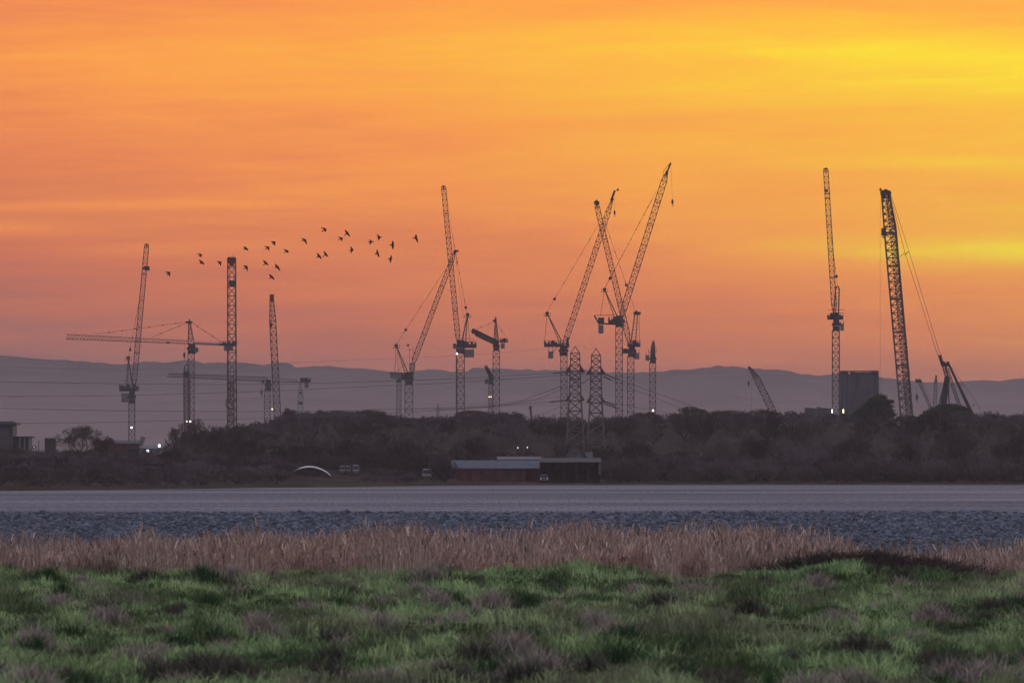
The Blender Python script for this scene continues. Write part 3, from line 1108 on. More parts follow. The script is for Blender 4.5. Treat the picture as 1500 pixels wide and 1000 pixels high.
c.make('jib_peak', lambda mb: (c.bx(mb, 870, 295, 878, 299, 1.4), c.bx(mb, 872, 293, 875.5, 297, 1)))
c.pend(931, 457, 886, 325, .3)
c.line('hoist_rope', [(877, 300, .4), (925, 495, .4)], .03)

# 15 end-on
c = Crane('tower_crane', 'crane with dark pointed head seen end on, lamp low on its mast', 2400, 956, 664, GL)
c.lat('mast', (956, 664), (956, 531), 8.8)
c.slew(951.5, 519, 961.5, 532)
c.make('jib', lambda mb: (mb.lattice(c.p(956, 524), c.p(956.6, 508), 5.2 * c.k, 4.4 * c.k, .7, .26, .18, None, True), mb.lattice(c.p(956.6, 508), c.p(957, 501), 4.4 * c.k, 1.2 * c.k, .6, .26, .16), mb.bar(c.p(957, 503), c.p(957, 498.5), .22, 5)), M_STEEL)
c.make('handrail', lambda mb: (mb.bar(c.p(950, 515.5, -1), c.p(961.5, 515.5, -1), .1, 4), mb.bar(c.p(950, 515.5, -1), c.p(950, 511.5, -1), .1, 4), mb.bar(c.p(961.5, 515.5, -1), c.p(961.5, 511.5, -1), .1, 4)), M_STEEL)
c.cw(945.5, 520, 951, 528, 2)
c.lamp(956.5, 601, .42)

# 16 right slim crane
c = Crane('tower_crane', 'slim crane left of the concrete block, machinery on both sides', 2350, 1224.5, 664, GL)
c.lat('mast', (1224.5, 664), (1224.3, 484), 10.2, None, None, .14, .07)
c.slew(1219, 466, 1231, 485)
c.deck(1212, 459.5, 1220, 468, 16)
c.deck(1217, 457, 1235, 468, 17)
c.cw(1231, 474, 1236, 484.5, 1)
c.line('handrail', [(1213.5, 453.7), (1237, 453.7)], .07)
c.make('a_frame', lambda mb: ([mb.path([c.p(1221, 460, yy), c.p(1224, 425, yy), c.p(1225.5, 419.5, yy), c.p(1228, 419.5, yy), c.p(1229.3, 424, yy), c.p(1228.3, 460, yy)], .2, 4) for yy in (-.9, .9)],
                              [mb.bar(c.p(1223.5, 424 + i * 5, -.9), c.p(1229, 424 + i * 5, .9), .08, 3) for i in range(7)]), M_STEEL)
c.jib(1222.5, 460, 1209.5, 247, 7.2, 4, 14, 6.8, rings=5, pointed=False)
c.make('hoist_trolley', lambda mb: (c.bx(mb, 1208, 277.5, 1213, 281.5, 1.5), c.bx(mb, 1208.5, 283, 1216, 284.4, 1.2)))
c.pend(1227, 419, 1217, 340, .18)
c.lamp(1218.7, 602, .2, False, .5)
c.lamp(1235, 602, .22, True, .5)

# 17 big crawler on the right
c = Crane('crawler_crane', 'massive dark crawler boom at right with two long backstay lines and a hanging block', 2100, 1332, 664, 'lattice boom cranes')
k = c.k
c.make('boom', lambda mb: (mb.lattice(c.p(1333, 664), c.p(1303.5, 332), 17.5 * k, 17 * k, 1.9, .19, .085, 2.6), mb.lattice(c.p(1303.5, 332), c.p(1297, 284), 17 * k, 11 * k, 1.6, .20, .09, 2.0),
                           mb.lattice(c.p(1336.5, 664, .4), c.p(1307.5, 336, .4), 7.5 * k, 7 * k, 1.0, .09, .065), mb.lattice(c.p(1307.5, 336, .4), c.p(1299.5, 284, .4), 7 * k, 5 * k, .9, .09, .065),
                           [mb.bar(c.p(1296.4 + i * 4.2, 341 + i * 48.5, yy), c.p(1314 + i * 4.2, 341 + i * 48.5, yy), .3, 4) for i in range(6) for yy in (-1.3, 1.3)]), M_STEEL)
c.make('boom_head', lambda mb: ([mb.bar(c.p(x_, y_, -.7), c.p(x_, y_, .7), r_, 10) for x_, y_, r_ in ((1293, 283, .6), (1297, 281.5, .75), (1301.5, 283, .7), (1295, 288, .5), (1302.5, 288, .45))],
                                mb.bar(c.p(1297, 283), c.p(1289.5, 278.5), .24, 5), c.bx(mb, 1288.3, 276, 1291.2, 280, .6), c.bx(mb, 1292, 279.5, 1304.5, 286, 1.6)))
c.make('hook_block', lambda mb: (c.bx(mb, 1290.8, 334.5, 1297.6, 345.5, 1.4, -1), c.bx(mb, 1292.3, 346.5, 1296.3, 348.6, 1, -1), mb.bar(c.p(1294, 333, -1), c.p(1293.4, 288, -1), .05, 3)))
c.line('hoist_rope', [(1289.3, 279), (1289.3, 620)], .03)
c.line('pendant_line', [(1304, 283, -1.5), (1331, 368, -1.5), (1377, 520, -1.5)], .065)
c.line('pendant_line', [(1304, 283, 1.5), (1326, 370, 1.5), (1374, 520, 1.5)], .065)
c.make('spreader', lambda mb: (mb.bar(c.p(1318.5, 376, -1.2), c.p(1326, 369.5, -1.2), .09, 4), mb.bar(c.p(1325.5, 374, 1.2), c.p(1331, 368, 1.2), .12, 4)))
c.make('luffing_block', lambda mb: (mb.prism([(c.p(1373.5, 0).x, c.p(0, 519).z), (c.p(1377, 0).x, c.p(0, 521).z), (c.p(1379, 0).x, c.p(0, 518.5).z), (c.p(1379.5, 0).x, c.p(0, 524).z), (c.p(1376, 0).x, c.p(0, 526).z)], c.Y - .8, c.Y + .8),
                                     mb.lattice(c.p(1377.5, 524), c.p(1381, 535), 3.2 * k, 3.2 * k, .6, .14, .1)))
c.make('derrick_mast', lambda mb: (mb.lattice(c.p(1383, 536), c.p(1387, 552), 5 * k, 4 * k, .8, .12, .06), mb.lattice(c.p(1387.5, 552), c.p(1375, 640), 5.5 * k, 9 * k, .9, .22, .14, None, True),
                                   mb.bar(c.p(1389, 552, .8), c.p(1392, 630, .8), .2, 4), mb.bar(c.p(1385, 552, -.8), c.p(1366, 630, -.8), .16, 4)))
c.make('derrick_head', lambda mb: (c.bx(mb, 1380, 532, 1391, 536.5, 1.8), [mb.bar(c.p(x_, 531.5, -.6), c.p(x_, 531.5, .6), .42, 9) for x_ in (1382.5, 1388.5)], c.bx(mb, 1384, 537, 1387, 539.5, 1)))
c.make('back_mast', lambda mb: (mb.bar(c.p(1390, 534, -.8), c.p(1433, 622, -.8), .3, 4), mb.bar(c.p(1390, 534, .8), c.p(1430, 622, .8), .3, 4), [mb.bar(c.p(1390 + i * 3, 534 + i * 6.2, -.8), c.p(1390 + i * 3, 534 + i * 6.2, .8), .1, 3) for i in range(14)]))
c.lat('back_stay', (1388, 540, 3), (1415, 620, 3), 4.4, 4.4, M_GREY, .09, .05)
c.line('pendant_line', [(1391, 534), (1432, 591), (1444, 622)], .05, clamps=2)
c.make('crawler_track', lambda mb: (c.bx(mb, 1326, 655, 1352, 666, 1.6, -4), c.bx(mb, 1326, 655, 1352, 666, 1.6, 4)))
c.make('machinery_deck', lambda mb: (c.bx(mb, 1340, 640, 1400, 656, 4), c.bx(mb, 1345, 628, 1366, 640, 3)))

# 18 small booms right
c = Crane('crawler_crane', 'small pale boom leaning left between the massive boom and broad pine, hook dangling', 2500, 1372, 664, 'lattice boom cranes')
c.lat('boom', (1376, 625), (1347, 561), 4.2, 3.2, M_GREY, .12, .06, extra=lambda mb: mb.bar(c.p(1350, 558), c.p(1380, 618), .09, 4))
c.make('boom_head', lambda mb: (c.bx(mb, 1341, 556.5, 1350, 560, 1.2), [mb.bar(c.p(x_, 556.5, -.5), c.p(x_, 556.5, .5), .42, 8) for x_ in (1342.5, 1347)]))
c.hook(1343, 560, 1343, 577, 1.5)
c.make('machinery_deck', lambda mb: (c.bx(mb, 1370, 625, 1388, 645, 3), c.bx(mb, 1374, 618, 1380, 626, 2)))
c = Crane('crawler_crane', 'short upright boom with tapered dark tip behind the broad pine', 2550, 1370, 664, 'lattice boom cranes')
c.lat('boom', (1368, 640), (1370.5, 562), 5.2, 4.2, M_GREY, .10, .06, extra=lambda mb: mb.lattice(c.p(1370.5, 562), c.p(1371.2, 552), 4.2 * c.k, 1.5 * c.k, .7, .15, .1))
c.make('boom_head', lambda mb: mb.bar(c.p(1371.2, 555), c.p(1371.2, 549.5), .3, 6), M_RED)
c.make('machinery_deck', lambda mb: (c.bx(mb, 1360, 640, 1378, 656, 3), c.bx(mb, 1362, 634, 1370, 640, 2)))

# 20 small crawler centre right
c = Crane('crawler_crane', 'small crawler crane leaning left alone above the trees, hook under its tip', 2450, 1146, 664, 'lattice boom cranes')
c.make('boom', lambda mb: (mb.lattice(c.p(1150, 640), c.p(1108, 553), 10 * c.k, 8.4 * c.k, 1.4, .13, .07), mb.lattice(c.p(1108, 553), c.p(1098.5, 539.5), 8.4 * c.k, 2 * c.k, .9, .15, .1)), M_STEEL)
c.make('boom_head', lambda mb: (c.bx(mb, 1095.5, 536.5, 1099, 540, 1), mb.bar(c.p(1096, 537), c.p(1104, 542), .2, 5)))
c.hook(1096.5, 539, 1096.5, 558, 1.1)
c.line('hoist_rope', [(1101, 543), (1101, 620)], .025)
c.line('pendant_line', [(1100, 539), (1125, 575), (1160, 630)], .035)
c.make('machinery_deck', lambda mb: (c.bx(mb, 1142, 640, 1166, 655, 3), c.bx(mb, 1144, 630, 1150, 641, 2)))
c = Crane('crawler_crane', 'stub of a narrow dark boom poking above the trees left of the pylons', 2600, 780, 664, 'lattice boom cranes')
c.lat('boom', (783, 650), (777, 599), 3.4, 2.2, None, .14, .08)
c.make('boom_head', lambda mb: c.bx(mb, 775, 594.5, 779, 599, 1))


# ------------------------------------------------------------------ electricity pylons and their lines
def pylon(label, cx, Y, top):
    org = P(cx, 662, Y)
    r = empty('pylon', org, label, 'pylon', 'electricity pylons')
    k = Y / F
    q = lambda x, y, d=0: P(cx + x, y + top, Y) + Vector((0, d, 0))

    def seg(mb, y0, y1, w0, w1, n, rc=.13, rb=.07):
        mb.lattice(q(0, y0), q(0, y1), w0 * k, w1 * k, (y1 - y0) * k / n, rc, rb, None, True)
    mb = MB()
    seg(mb, 10, 37, 13.2, 14.6, 3, .11, .065)
    seg(mb, 37, 80, 14.6, 17.5, 4, .15, .075)
    seg(mb, 80, 168, 17.5, 29, 6, .2, .09)
    for sx in (-1, 1):
        for sy in (-1, 1):
            mb.bar(q(sx * 6.6, 10, sy * 6.6 * k), q(0, 0, 0), .11, 4)
    mb.build('tower_body', M_STEEL, r, org)
    for (ya, yb, w) in ((27, 38, 13.5), (68, 79, 13.0)):
        for sx in (-1, 1):
            m2 = MB()
            tip = q(sx * w, yb)
            for yy in (-1, 1):
                m2.bar(q(sx * 7, ya, yy * 7 * k), tip, .13, 4)
                m2.bar(q(sx * 7, yb, yy * 7 * k), tip, .15, 4)
                for i in range(1, 4):
                    t_ = i / 4
                    m2.bar(q(sx * (7 + (w - 7) * t_), ya + (yb - ya) * t_, yy * 7 * k * (1 - t_)), q(sx * (7 + (w - 7) * t_), yb, yy * 7 * k * (1 - t_)), .09, 3)
            m2.bar(q(sx * 7.2, ya + 5, -1), q(sx * (w - 2), yb, 0), .25, 4)
            m2.build('cross_arm', M_STEEL, r, org)
    return r


pylon('left one of the pylon pair, lines running off to the left', 842.5, 1700, 507)
pylon('right one of the pylon pair, lines running off to the right', 873, 1720, 510)


def cable(label, pts, Y, r=.045, insul=None, group='electricity lines across the sky'):
    """smooth hanging conductor through measured points"""
    pts = np.array(pts, float)
    n = 60
    t_ = np.linspace(0, len(pts) - 1, n)
    out = []
    for tt in t_:
        i = int(min(tt, len(pts) - 1.0001))
        f_ = tt - i
        p0, p1, p2, p3 = pts[max(i - 1, 0)], pts[i], pts[i + 1], pts[min(i + 2, len(pts) - 1)]
        out.append(.5 * ((2 * p1) + (-p0 + p2) * f_ + (2 * p0 - 5 * p1 + 4 * p2 - p3) * f_ ** 2 + (-p0 + 3 * p1 - 3 * p2 + p3) * f_ ** 3))
    Q = []
    for o_ in out:
        Yl = Y[0] + (Y[1] - Y[0]) * (o_[0] - pts[0][0]) / (pts[-1][0] - pts[0][0])
        Q.append(P(o_[0], o_[1], Yl))
    mb = MB()
    mb.path(Q, r, 3)
    org = Q[0]
    o = mb.build('power_line', M_ROPE, None, org)
    tag(o, label, 'power line', group)
    if insul:
        m2 = MB()
        a, b = P(insul[0], insul[1], insul[4]), P(insul[2], insul[3], insul[4])
        n = 14
        for i in range(n):
            m2.bar(a.lerp(b, i / n), a.lerp(b, (i + .6) / n), .17, 6)
        m2.bar(a, b, .07, 4)
        m2.build('insulator_string', M_DARK, o, org)
    return o


cable('topmost of the four long lines running left from the upper pylon arms', [(-200, 553), (0, 559), (120, 561), (240, 562.5), (400, 562.5), (540, 559), (690, 553.5), (829, 545)], (1400, 1700), .05, (810, 546.8, 829, 545, 1700))
cable('second of the four lines at far left, hanging just below the topmost', [(-200, 582), (0, 580.5), (120, 580), (240, 577.5), (400, 572.5), (540, 566), (700, 558), (856, 547)], (1420, 1700), .045)
cable('third of the four lines at far left, from the lower pylon arms', [(-200, 594), (0, 598), (120, 600.5), (240, 602), (400, 602.5), (540, 600.5), (700, 596), (830, 586)], (1400, 1700), .05, (806, 588.5, 830, 586, 1700))
cable('lowest of the four lines at far left', [(-200, 623), (0, 620), (120, 619), (240, 616.5), (400, 612), (540, 606.5), (700, 597), (780, 586), (829, 567)], (1420, 1700), .04)
cable('line rising steeply to the left pylon from the lower left', [(640, 600), (740, 592), (790, 577), (829, 563)], (2400, 1720), .05)
cable('line dropping from the left pylon behind the crane mast', [(780, 610), (800, 604), (829, 592)], (2200, 1720), .04)
cable('upper line dropping from the right pylon to the right trees', [(886.5, 548), (935, 566), (1004, 591), (1060, 611)], (1720, 2300), .06, (886.5, 548, 905, 555.5, 1720))
cable('second upper line dropping from the right pylon', [(886, 552), (930, 571), (996, 597), (1040, 614)], (1720, 2300), .05, (884, 551, 896, 557, 1722))
cable('lower right line falling from the lower arm of the right pylon', [(886, 588), (930, 596), (975, 604), (1020, 616)], (1720, 2300), .055, (886, 588, 902, 594, 1720))
cable('lowest short line from the right pylon into the wood', [(885, 591), (912, 600), (950, 612)], (1720, 2200), .045, (885, 591, 905, 598, 1722))
cable('line slung between the two pylons at the upper arms', [(829, 546), (850, 561), (862, 555), (886, 545)], (1702, 1720), .10)
cable('thin earth wire joining the two pylon peaks and running off left', [(-100, 534), (200, 541), (480, 529), (700, 519), (842.5, 507), (858, 511), (873, 510)], (1400, 1720), .022)
c = Crane('pylon', 'tiny distant pylon with wide flat arm above the wood left of centre', 3300, 641, 664, 'electricity pylons', 'pylon')
c.lat('tower_body', (641, 664), (641.5, 592), 6, 2.4, M_GREY, .16, .09)
c.make('cross_arm', lambda mb: (mb.bar(c.p(635, 598), c.p(647, 598), .2, 4), mb.bar(c.p(635.5, 598), c.p(641, 602), .12, 4), mb.bar(c.p(647, 598), c.p(641, 602), .12, 4), mb.bar(c.p(645, 598), c.p(645.5, 593), .12, 4)), M_GREY)
cable('faint far line passing the tiny distant pylon', [(500, 603), (580, 597), (635, 597.5), (720, 592), (830, 580)], (3300, 3300), .05)
cable('faint far line just under the one at the tiny distant pylon', [(500, 606), (580, 604), (647, 601), (740, 595), (830, 592)], (3320, 3320), .045)

# ------------------------------------------------------------------ birds
FA, FB = (220, 320), (420, 310)
BIRDS = [
    (FA, (160, 558), (198, 566), (207, 610), (178, 592), (212, 558), 'lone bird at the far left tail of the flock'),
    (FA, (492, 365), (525, 370), (536, 405), (507, 395), (545, 382), 'bird with hooked wings, upper of the left pair beside the heavy boom'),
    (FA, (515, 430), (538, 460), (568, 480), (520, 474), (549, 453), 'bird with spread wings, lower of the left pair'),
    (FA, (700, 447), (733, 455), (740, 495), (712, 475), (747, 453), 'bird just left of the upright heavy boom tip'),
    (FA, (978, 290), (1000, 315), (1028, 335), (980, 326), (1012, 306), 'bird up to the right of the heavy boom tip, wings wide'),
    (FA, (1265, 237), (1298, 248), (1308, 285), (1276, 268), (1312, 243), 'upper bird of the close pair above the red tipped boom'),
    (FA, (1195, 287), (1233, 298), (1247, 337), (1208, 322), (1252, 298), 'lower bird of the close pair above the red tipped boom'),
    (FA, (1400, 318), (1430, 333), (1445, 362), (1403, 355), (1449, 340), 'bird right of the close pair, flying alone level with it'),
    (FA, (978, 490), (1008, 503), (1020, 550), (983, 523), (1022, 498), 'bird close to the right side of the heavy boom tip'),
    (FA, (1183, 433), (1208, 465), (1237, 488), (1187, 486), (1221, 457), 'first of three birds strung above the red tip'),
    (FA, (1307, 473), (1332, 510), (1360, 547), (1308, 512), (1344, 499), 'bird with long straight wings, second of three above the red tip'),
    (FA, (1245, 580), (1270, 612), (1302, 639), (1250, 626), (1284, 602), 'lowest bird, straight above the red tip'),
    (FB, (155, 275), (190, 297), (213, 340), (160, 308), (203, 288), 'bird under the highest bird, wings drooping right'),
    (FB, (362, 163), (402, 178), (410, 212), (370, 205), (417, 185), 'highest bird of the whole flock'),
    (FB, (540, 262), (572, 273), (580, 308), (545, 292), (588, 277), 'small bird just below left of a wide winged one near the top'),
    (FB, (610, 188), (632, 225), (665, 260), (607, 246), (645, 214), 'wide winged bird second highest in the flock'),
    (FB, (320, 432), (338, 467), (368, 492), (315, 480), (352, 458), 'left bird of the tight side by side pair low in the middle'),
    (FB, (390, 410), (408, 448), (435, 472), (383, 468), (422, 438), 'right bird of the tight side by side pair low in the middle'),
    (FB, (670, 362), (686, 400), (672, 435), (657, 405), (700, 400), 'bird between the tight pair and the right hand birds'),
    (FB, (945, 235), (967, 268), (958, 302), (950, 270), (997, 266), 'upper of two birds flying right in line, wings swept'),
    (FB, (870, 290), (884, 315), (866, 347), (856, 316), (912, 314), 'lower of two birds flying right in line'),
    (FB, (1113, 302), (1107, 348), (1114, 396), (1080, 348), (1126, 348), 'bird with upright straight wings at the right of the flock'),
    (FB, (945, 395), (948, 436), (970, 480), (925, 443), (964, 430), 'bird with bent wings lowest left of the right hand group'),
    (FB, (1097, 455), (1086, 495), (1085, 537), (1062, 498), (1107, 490), 'lowest bird of the right hand group'),
    (FB, (1355, 235), (1350, 275), (1376, 323), (1322, 278), (1368, 268), 'lead bird flying apart at the far right'),
]


def make_bird(spec, i):
    (ox, oy), w1, cc, w2, tl, hd, label = spec
    Y = 1080 + 45 * math.sin(i * 2.3)
    q = lambda p_, d=0: P(ox + p_[0] / 7.143, oy + p_[1] / 7.143, Y) + Vector((0, d, 0))
    T, H, C_b = q(tl), q(hd), q(((tl[0] + hd[0]) / 2, (tl[1] + hd[1]) / 2))
    Cw = q(cc)
    V, Fc = [], []
    ax = (H - T).normalized()
    pn = ax.cross(Vector((0, 1, 0))).normalized()
    # tapered body from fanned tail to beak
    prof = [(-.08, .085, .012), (.10, .055, .02), (.30, .05, .05), (.52, .075, .075), (.72, .07, .07), (.86, .045, .045), (.93, .048, .048), (1.0, .022, .022), (1.08, .004, .004)]
    L = (H - T).length
    for t_, a_, b_ in prof:
        for j in range(8):
            an = 2 * PI * j / 8
            V.append(T + ax * L * t_ + pn * math.cos(an) * a_ + Vector((0, 1, 0)) * math.sin(an) * b_)
    for r_ in range(len(prof) - 1):
        for j in range(8):
            j2 = (j + 1) % 8
            Fc.append((r_ * 8 + j, r_ * 8 + j2, r_ * 8 + 8 + j2, r_ * 8 + 8 + j))
    Fc.append(tuple(range(7, -1, -1)))
    Fc.append(tuple((len(prof) - 1) * 8 + j for j in range(8)))
    # wings: shoulder, wrist bend, pointed tip, with thickness
    for w_, sgn in ((w1, -1), (w2, 1)):
        tip = q(w_, sgn * .10)
        sh = Cw.lerp(C_b, .35)
        d = tip - sh
        wrist = sh + d * .48 + ax * .05
        stations = [(sh + ax * .15, sh - ax * .15, .035), (wrist + ax * .09, wrist - ax * .14, .024), (sh + d * .78 + ax * .03, sh + d * .78 - ax * .11, .014), (tip + ax * .02, tip - ax * .03, .006)]
        k0 = len(V)
        for a_, b_, th in stations:
            for yy in (-th, th):
                V.append(a_ + Vector((0, yy, 0)))
                V.append(b_ + Vector((0, yy, 0)))
        for s_ in range(3):
            o_ = k0 + s_ * 4
            for a_, b_ in ((0, 1), (1, 3), (3, 2), (2, 0)):
                Fc.append((o_ + a_, o_ + b_, o_ + 4 + b_, o_ + 4 + a_))
        Fc.append((k0, k0 + 2, k0 + 3, k0 + 1))
        o_ = k0 + 12
        Fc.append((o_, o_ + 1, o_ + 3, o_ + 2))
    me = bpy.data.meshes.new('bird')
    me.from_pydata([tuple(v_ - C_b) for v_ in V], [], Fc)
    me.materials.append(M_BIRD)
    o = link('bird', me, None, C_b)
    tag(o, label, 'bird', 'birds flying in a loose flock')


for i, b_ in enumerate(BIRDS):
    make_bird(b_, i)


# ------------------------------------------------------------------ buildings
def block(mb, Y, x0, y0, x1, y1, dep, d=0.0):
    a, b = P(x0, y1, Y), P(x1, y0, Y)
    mb.box(a.x, b.x, Y + d, Y + d + dep, a.z, b.z)


def bpart(name, mat, root, org, fn):
    mb = MB()
    fn(mb)
    return mb.build(name, mat, root, org)


# tall concrete block with reinforcement standing out of its top
Y = 2600
org = P(1259, 662, Y)
r = empty('concrete_core', org, 'tall square unfinished concrete block with steel bars along its top', 'building')
bpart('wall', M_CONC, r, org, lambda mb: (block(mb, Y, 1231, 548, 1286.5, 662, 14), [block(mb, Y, 1231.6 + i * 6.85, 549, 1232.6 + i * 6.85, 662, .14, -.14) for i in range(9)],
                                         [block(mb, Y, 1231, 560 + i * 14, 1286.5, 560.5 + i * 14, .10, -.10) for i in range(7)]))
bpart('formwork_rim', M_DARK, r, org, lambda mb: (block(mb, Y, 1230.6, 543, 1243, 548.6, .3, -.3), block(mb, Y, 1245.5, 543.6, 1251, 548.6, .3, -.3), block(mb, Y, 1251, 545.2, 1276, 548.6, .3, -.3),
                                                  block(mb, Y, 1276, 543, 1287, 549.5, .3, -.3), block(mb, Y, 1231, 542.8, 1287, 543.6, .2, 13.6), block(mb, Y, 1285.7, 543, 1287, 552, 14.2, -.2)))
rr = random.Random(3)
bpart('reinforcement_bars', M_STEEL, r, org, lambda mb: ([mb.bar(P(1231.5 + i * 1.13, 549, Y + .4), P(1231.5 + i * 1.13 + rr.uniform(-.2, .2), 542 + rr.uniform(-.4, 1.3), Y + .4), .06, 3) for i in range(49)],
                                                          mb.bar(P(1245, 543.2, Y), P(1287, 543.0, Y), .09, 4)))
bpart('edge_guardrail', M_STEEL, r, org, lambda mb: [mb.bar(P(1287.4, 545 + i * 9, Y - .2), P(1288.6, 545 + i * 9, Y - .2), .08, 3) for i in range(11)])

Y = 2650
org = P(1200, 662, Y)
r = empty('concrete_building', org, 'low wide bluish building behind the trees left of the tall concrete block', 'building')
bpart('wall', M_CONC, r, org, lambda mb: (block(mb, Y, 1180, 598.5, 1222, 662, 10), [block(mb, Y, 1183 + i * 5.4, 600, 1184 + i * 5.4, 662, .12, -.12) for i in range(7)]))
bpart('roof', M_DARK, r, org, lambda mb: ([block(mb, Y, 1180 + i * 6.5, 597 + (i % 3) * .6, 1187 + i * 6.5, 599.2, 10.2, -.1) for i in range(6)], block(mb, Y, 1196, 595.8, 1202, 597.4, 2, 3)))

# flat roofed building at the far left
Y = 2000
org = P(10, 664, Y)
r = empty('flat_roof_building', org, 'dark two level building with overhanging flat roofs at the left edge', 'building')
bpart('wall', M_SLATE, r, org, lambda mb: (block(mb, Y, -90, 621.5, 19, 676, 16), block(mb, Y + 2, 19, 641, 43, 676, 12)))
bpart('roof', M_DARK, r, org, lambda mb: (block(mb, Y, -92, 618.6, 24.5, 621.5, 18, -1.2), block(mb, Y, -40, 616.8, 18, 618.4, 8, 4), mb.bar(P(17.5, 618.6, Y), P(17.5, 614.5, Y), .05, 4)))
bpart('lower_roof', M_DARK, r, org, lambda mb: block(mb, Y + 2, 18, 638.7, 47, 641, 13, -1.1))
for i in range(5):
    bpart('window', M_GLASS, r, org, lambda mb: block(mb, Y, -62 + i * 15.5, 628, -51 + i * 15.5, 636, .1, -.1))
    bpart('window', M_GLASS, r, org, lambda mb: block(mb, Y, -62 + i * 15.5, 644, -51 + i * 15.5, 652, .1, -.1))
for i in range(3):
    bpart('column', M_GREY, r, org, lambda mb: mb.bar(P(29 + i * 7, 641, Y + .9), P(29 + i * 7, 676, Y + .9), .16, 6))

Y = 2050
for (nm, lb, x0, y0, x1, y1, mt, ct) in [
        ('site_hut', 'small dark hut with square top between two poles at left', 65.5, 640.5, 80, 664, M_PLANK, 'hut'),
        ('site_cabin', 'pale blue cabin beside the round bare tree at left', 138, 648.5, 165, 664, M_ROOF, 'cabin'),
        ('storage_shed', 'long low dark red roofed shed behind the far left crane mast', 165, 647.5, 204, 664, M_BRICK, 'shed'),
        ('warehouse', 'low grey roofed warehouse under the two lit lamps at left', 188, 655, 246, 672, M_GREY, 'warehouse')]:
    org = P((x0 + x1) / 2, 668, Y)
    r = empty(nm, org, lb, ct)
    bpart('wall', mt, r, org, lambda mb: block(mb, Y, x0, y0 + 1.4, x1, y1 + 6, 7))

    def roof_(mb):
        a, b = P(x0 - .6, y0 + 1.4, Y), P(x1 + .6, y0, Y)
        k0 = len(mb.v)
        rise = .5 if nm != 'site_hut' else .05
        for (yy, zz) in ((Y - .3, a.z), (Y + 3.5, b.z + rise), (Y + 7.3, a.z)):
            for xx in (a.x, b.x):
                mb.v.append(Vector((xx, yy, zz)))
        for (yy, zz) in ((Y - .3, a.z - .12), (Y + 7.3, a.z - .12)):
            for xx in (a.x, b.x):
                mb.v.append(Vector((xx, yy, zz)))
        mb.f += [(k0, k0 + 1, k0 + 3, k0 + 2), (k0 + 2, k0 + 3, k0 + 5, k0 + 4), (k0 + 6, k0 + 7, k0 + 1, k0), (k0, k0 + 2, k0 + 4, k0 + 8, k0 + 6), (k0 + 1, k0 + 7, k0 + 9, k0 + 5, k0 + 3)]
    bpart('roof', M_DARK if nm != 'warehouse' else M_ROOF, r, org, roof_)
    n_ = max(1, int((x1 - x0) / 9))
    for i in range(n_):
        xa = x0 + (i + .35) * (x1 - x0) / n_
        bpart('window', M_GLASS, r, org, lambda mb: block(mb, Y, xa, y0 + 4, xa + 2.6, y0 + 7.5, .08, -.08))
# tilted loading hopper
Y = 2060
org = P(207, 664, Y)
r = empty('hopper', org, 'tilted dark grey hopper standing above the warehouse at left', 'hopper')
bpart('bin', M_GREY, r, org, lambda mb: mb.prism([(P(203, 0, Y).x, P(0, 650, Y).z), (P(206.5, 0, Y).x, P(0, 638, Y).z), (P(213, 0, Y).x, P(0, 640.5, Y).z), (P(208.5, 0, Y).x, P(0, 652, Y).z)], Y, Y + 3))
bpart('support_leg', M_STEEL, r, org, lambda mb: mb.bar(P(206, 650, Y + .5), P(204, 668, Y + .5), .14, 5))
bpart('support_leg', M_STEEL, r, org, lambda mb: mb.bar(P(208, 651, Y + 2.5), P(210, 668, Y + 2.5), .14, 5))


def pole(name, label, cat, x, yt, yb, Y, lamp=None, r_=.09, arm=0, group=None):
    org = P(x, yb, Y)
    r = empty(name, org, label, cat, group)
    bpart('post', M_DARK, r, org, lambda mb: (mb.bar(P(x, yb + 4, Y), P(x, yt, Y), r_, 6, r_ * .6), mb.bar(P(x - arm, yt + .8, Y), P(x + arm, yt + .8, Y), r_ * .7, 4) if arm else None))
    if lamp:
        def head(mb):
            c = P(x, yt, Y)
            mb.box(c.x - .55, c.x + .55, c.y - .1, c.y + .35, c.z - .3, c.z + .35)
        bpart('lamp_head', M_DARK, r, org, head)

        def lens(mb):
            c = P(x, yt, Y)
            mb.bar(c + Vector((0, -.22, 0)), c + Vector((0, -.12, 0)), lamp, 10)
        bpart('lamp_lens', M_LAMP, r, org, lens)
    return r


pole('floodlight_pole', 'lit floodlight on a pole, upper right of the two by the warehouse', 'lamp post', 233.5, 652.5, 672, 2040, .34)
pole('floodlight_pole', 'lit floodlight on a short pole, lower of the two by the warehouse', 'lamp post', 216.5, 660, 674, 2030, .32)
pole('wooden_pole', 'thick dark pole standing near the foot of the far left crane', 'pole', 186, 655, 700, 1650, None, .13)
pole('wooden_pole', 'short dark pole on the open field right of the pole by the shrub', 'pole', 208.5, 671, 700, 1600, None, .12)
pole('wooden_pole', 'dark pole left of the small hut', 'pole', 56.5, 645.5, 680, 1900, None, .13, 1.2)
pole('wooden_pole', 'dark pole right against the small hut', 'pole', 80.5, 643.5, 682, 1900, None, .13, 1.2)
pole('wooden_pole', 'dark pole right of the upper floodlight', 'pole', 242, 641.5, 672, 2000, None, .10, 1.2)
pole('wooden_pole', 'slender dark pole left of the far left crane mast', 'pole', 165.5, 641.5, 660, 2030, None, .07, 1)

# small lit lamps deep in the wood
for (x, y, Y, lb) in [(674.5, 621, 1900, 'tiny lit lamp in the wood under the central crane'), (758.5, 655.5, 1560, 'tiny lit lamp behind the long blue roof, left of two'),
                      (772.5, 655, 1560, 'tiny lit lamp behind the long blue roof, right of two'), (50, 655, 2100, 'tiny lit lamp beside the flat roofed building')]:
    pole('lamp_post', lb, 'lamp post', x, y, y + 22, Y, .075, .06)

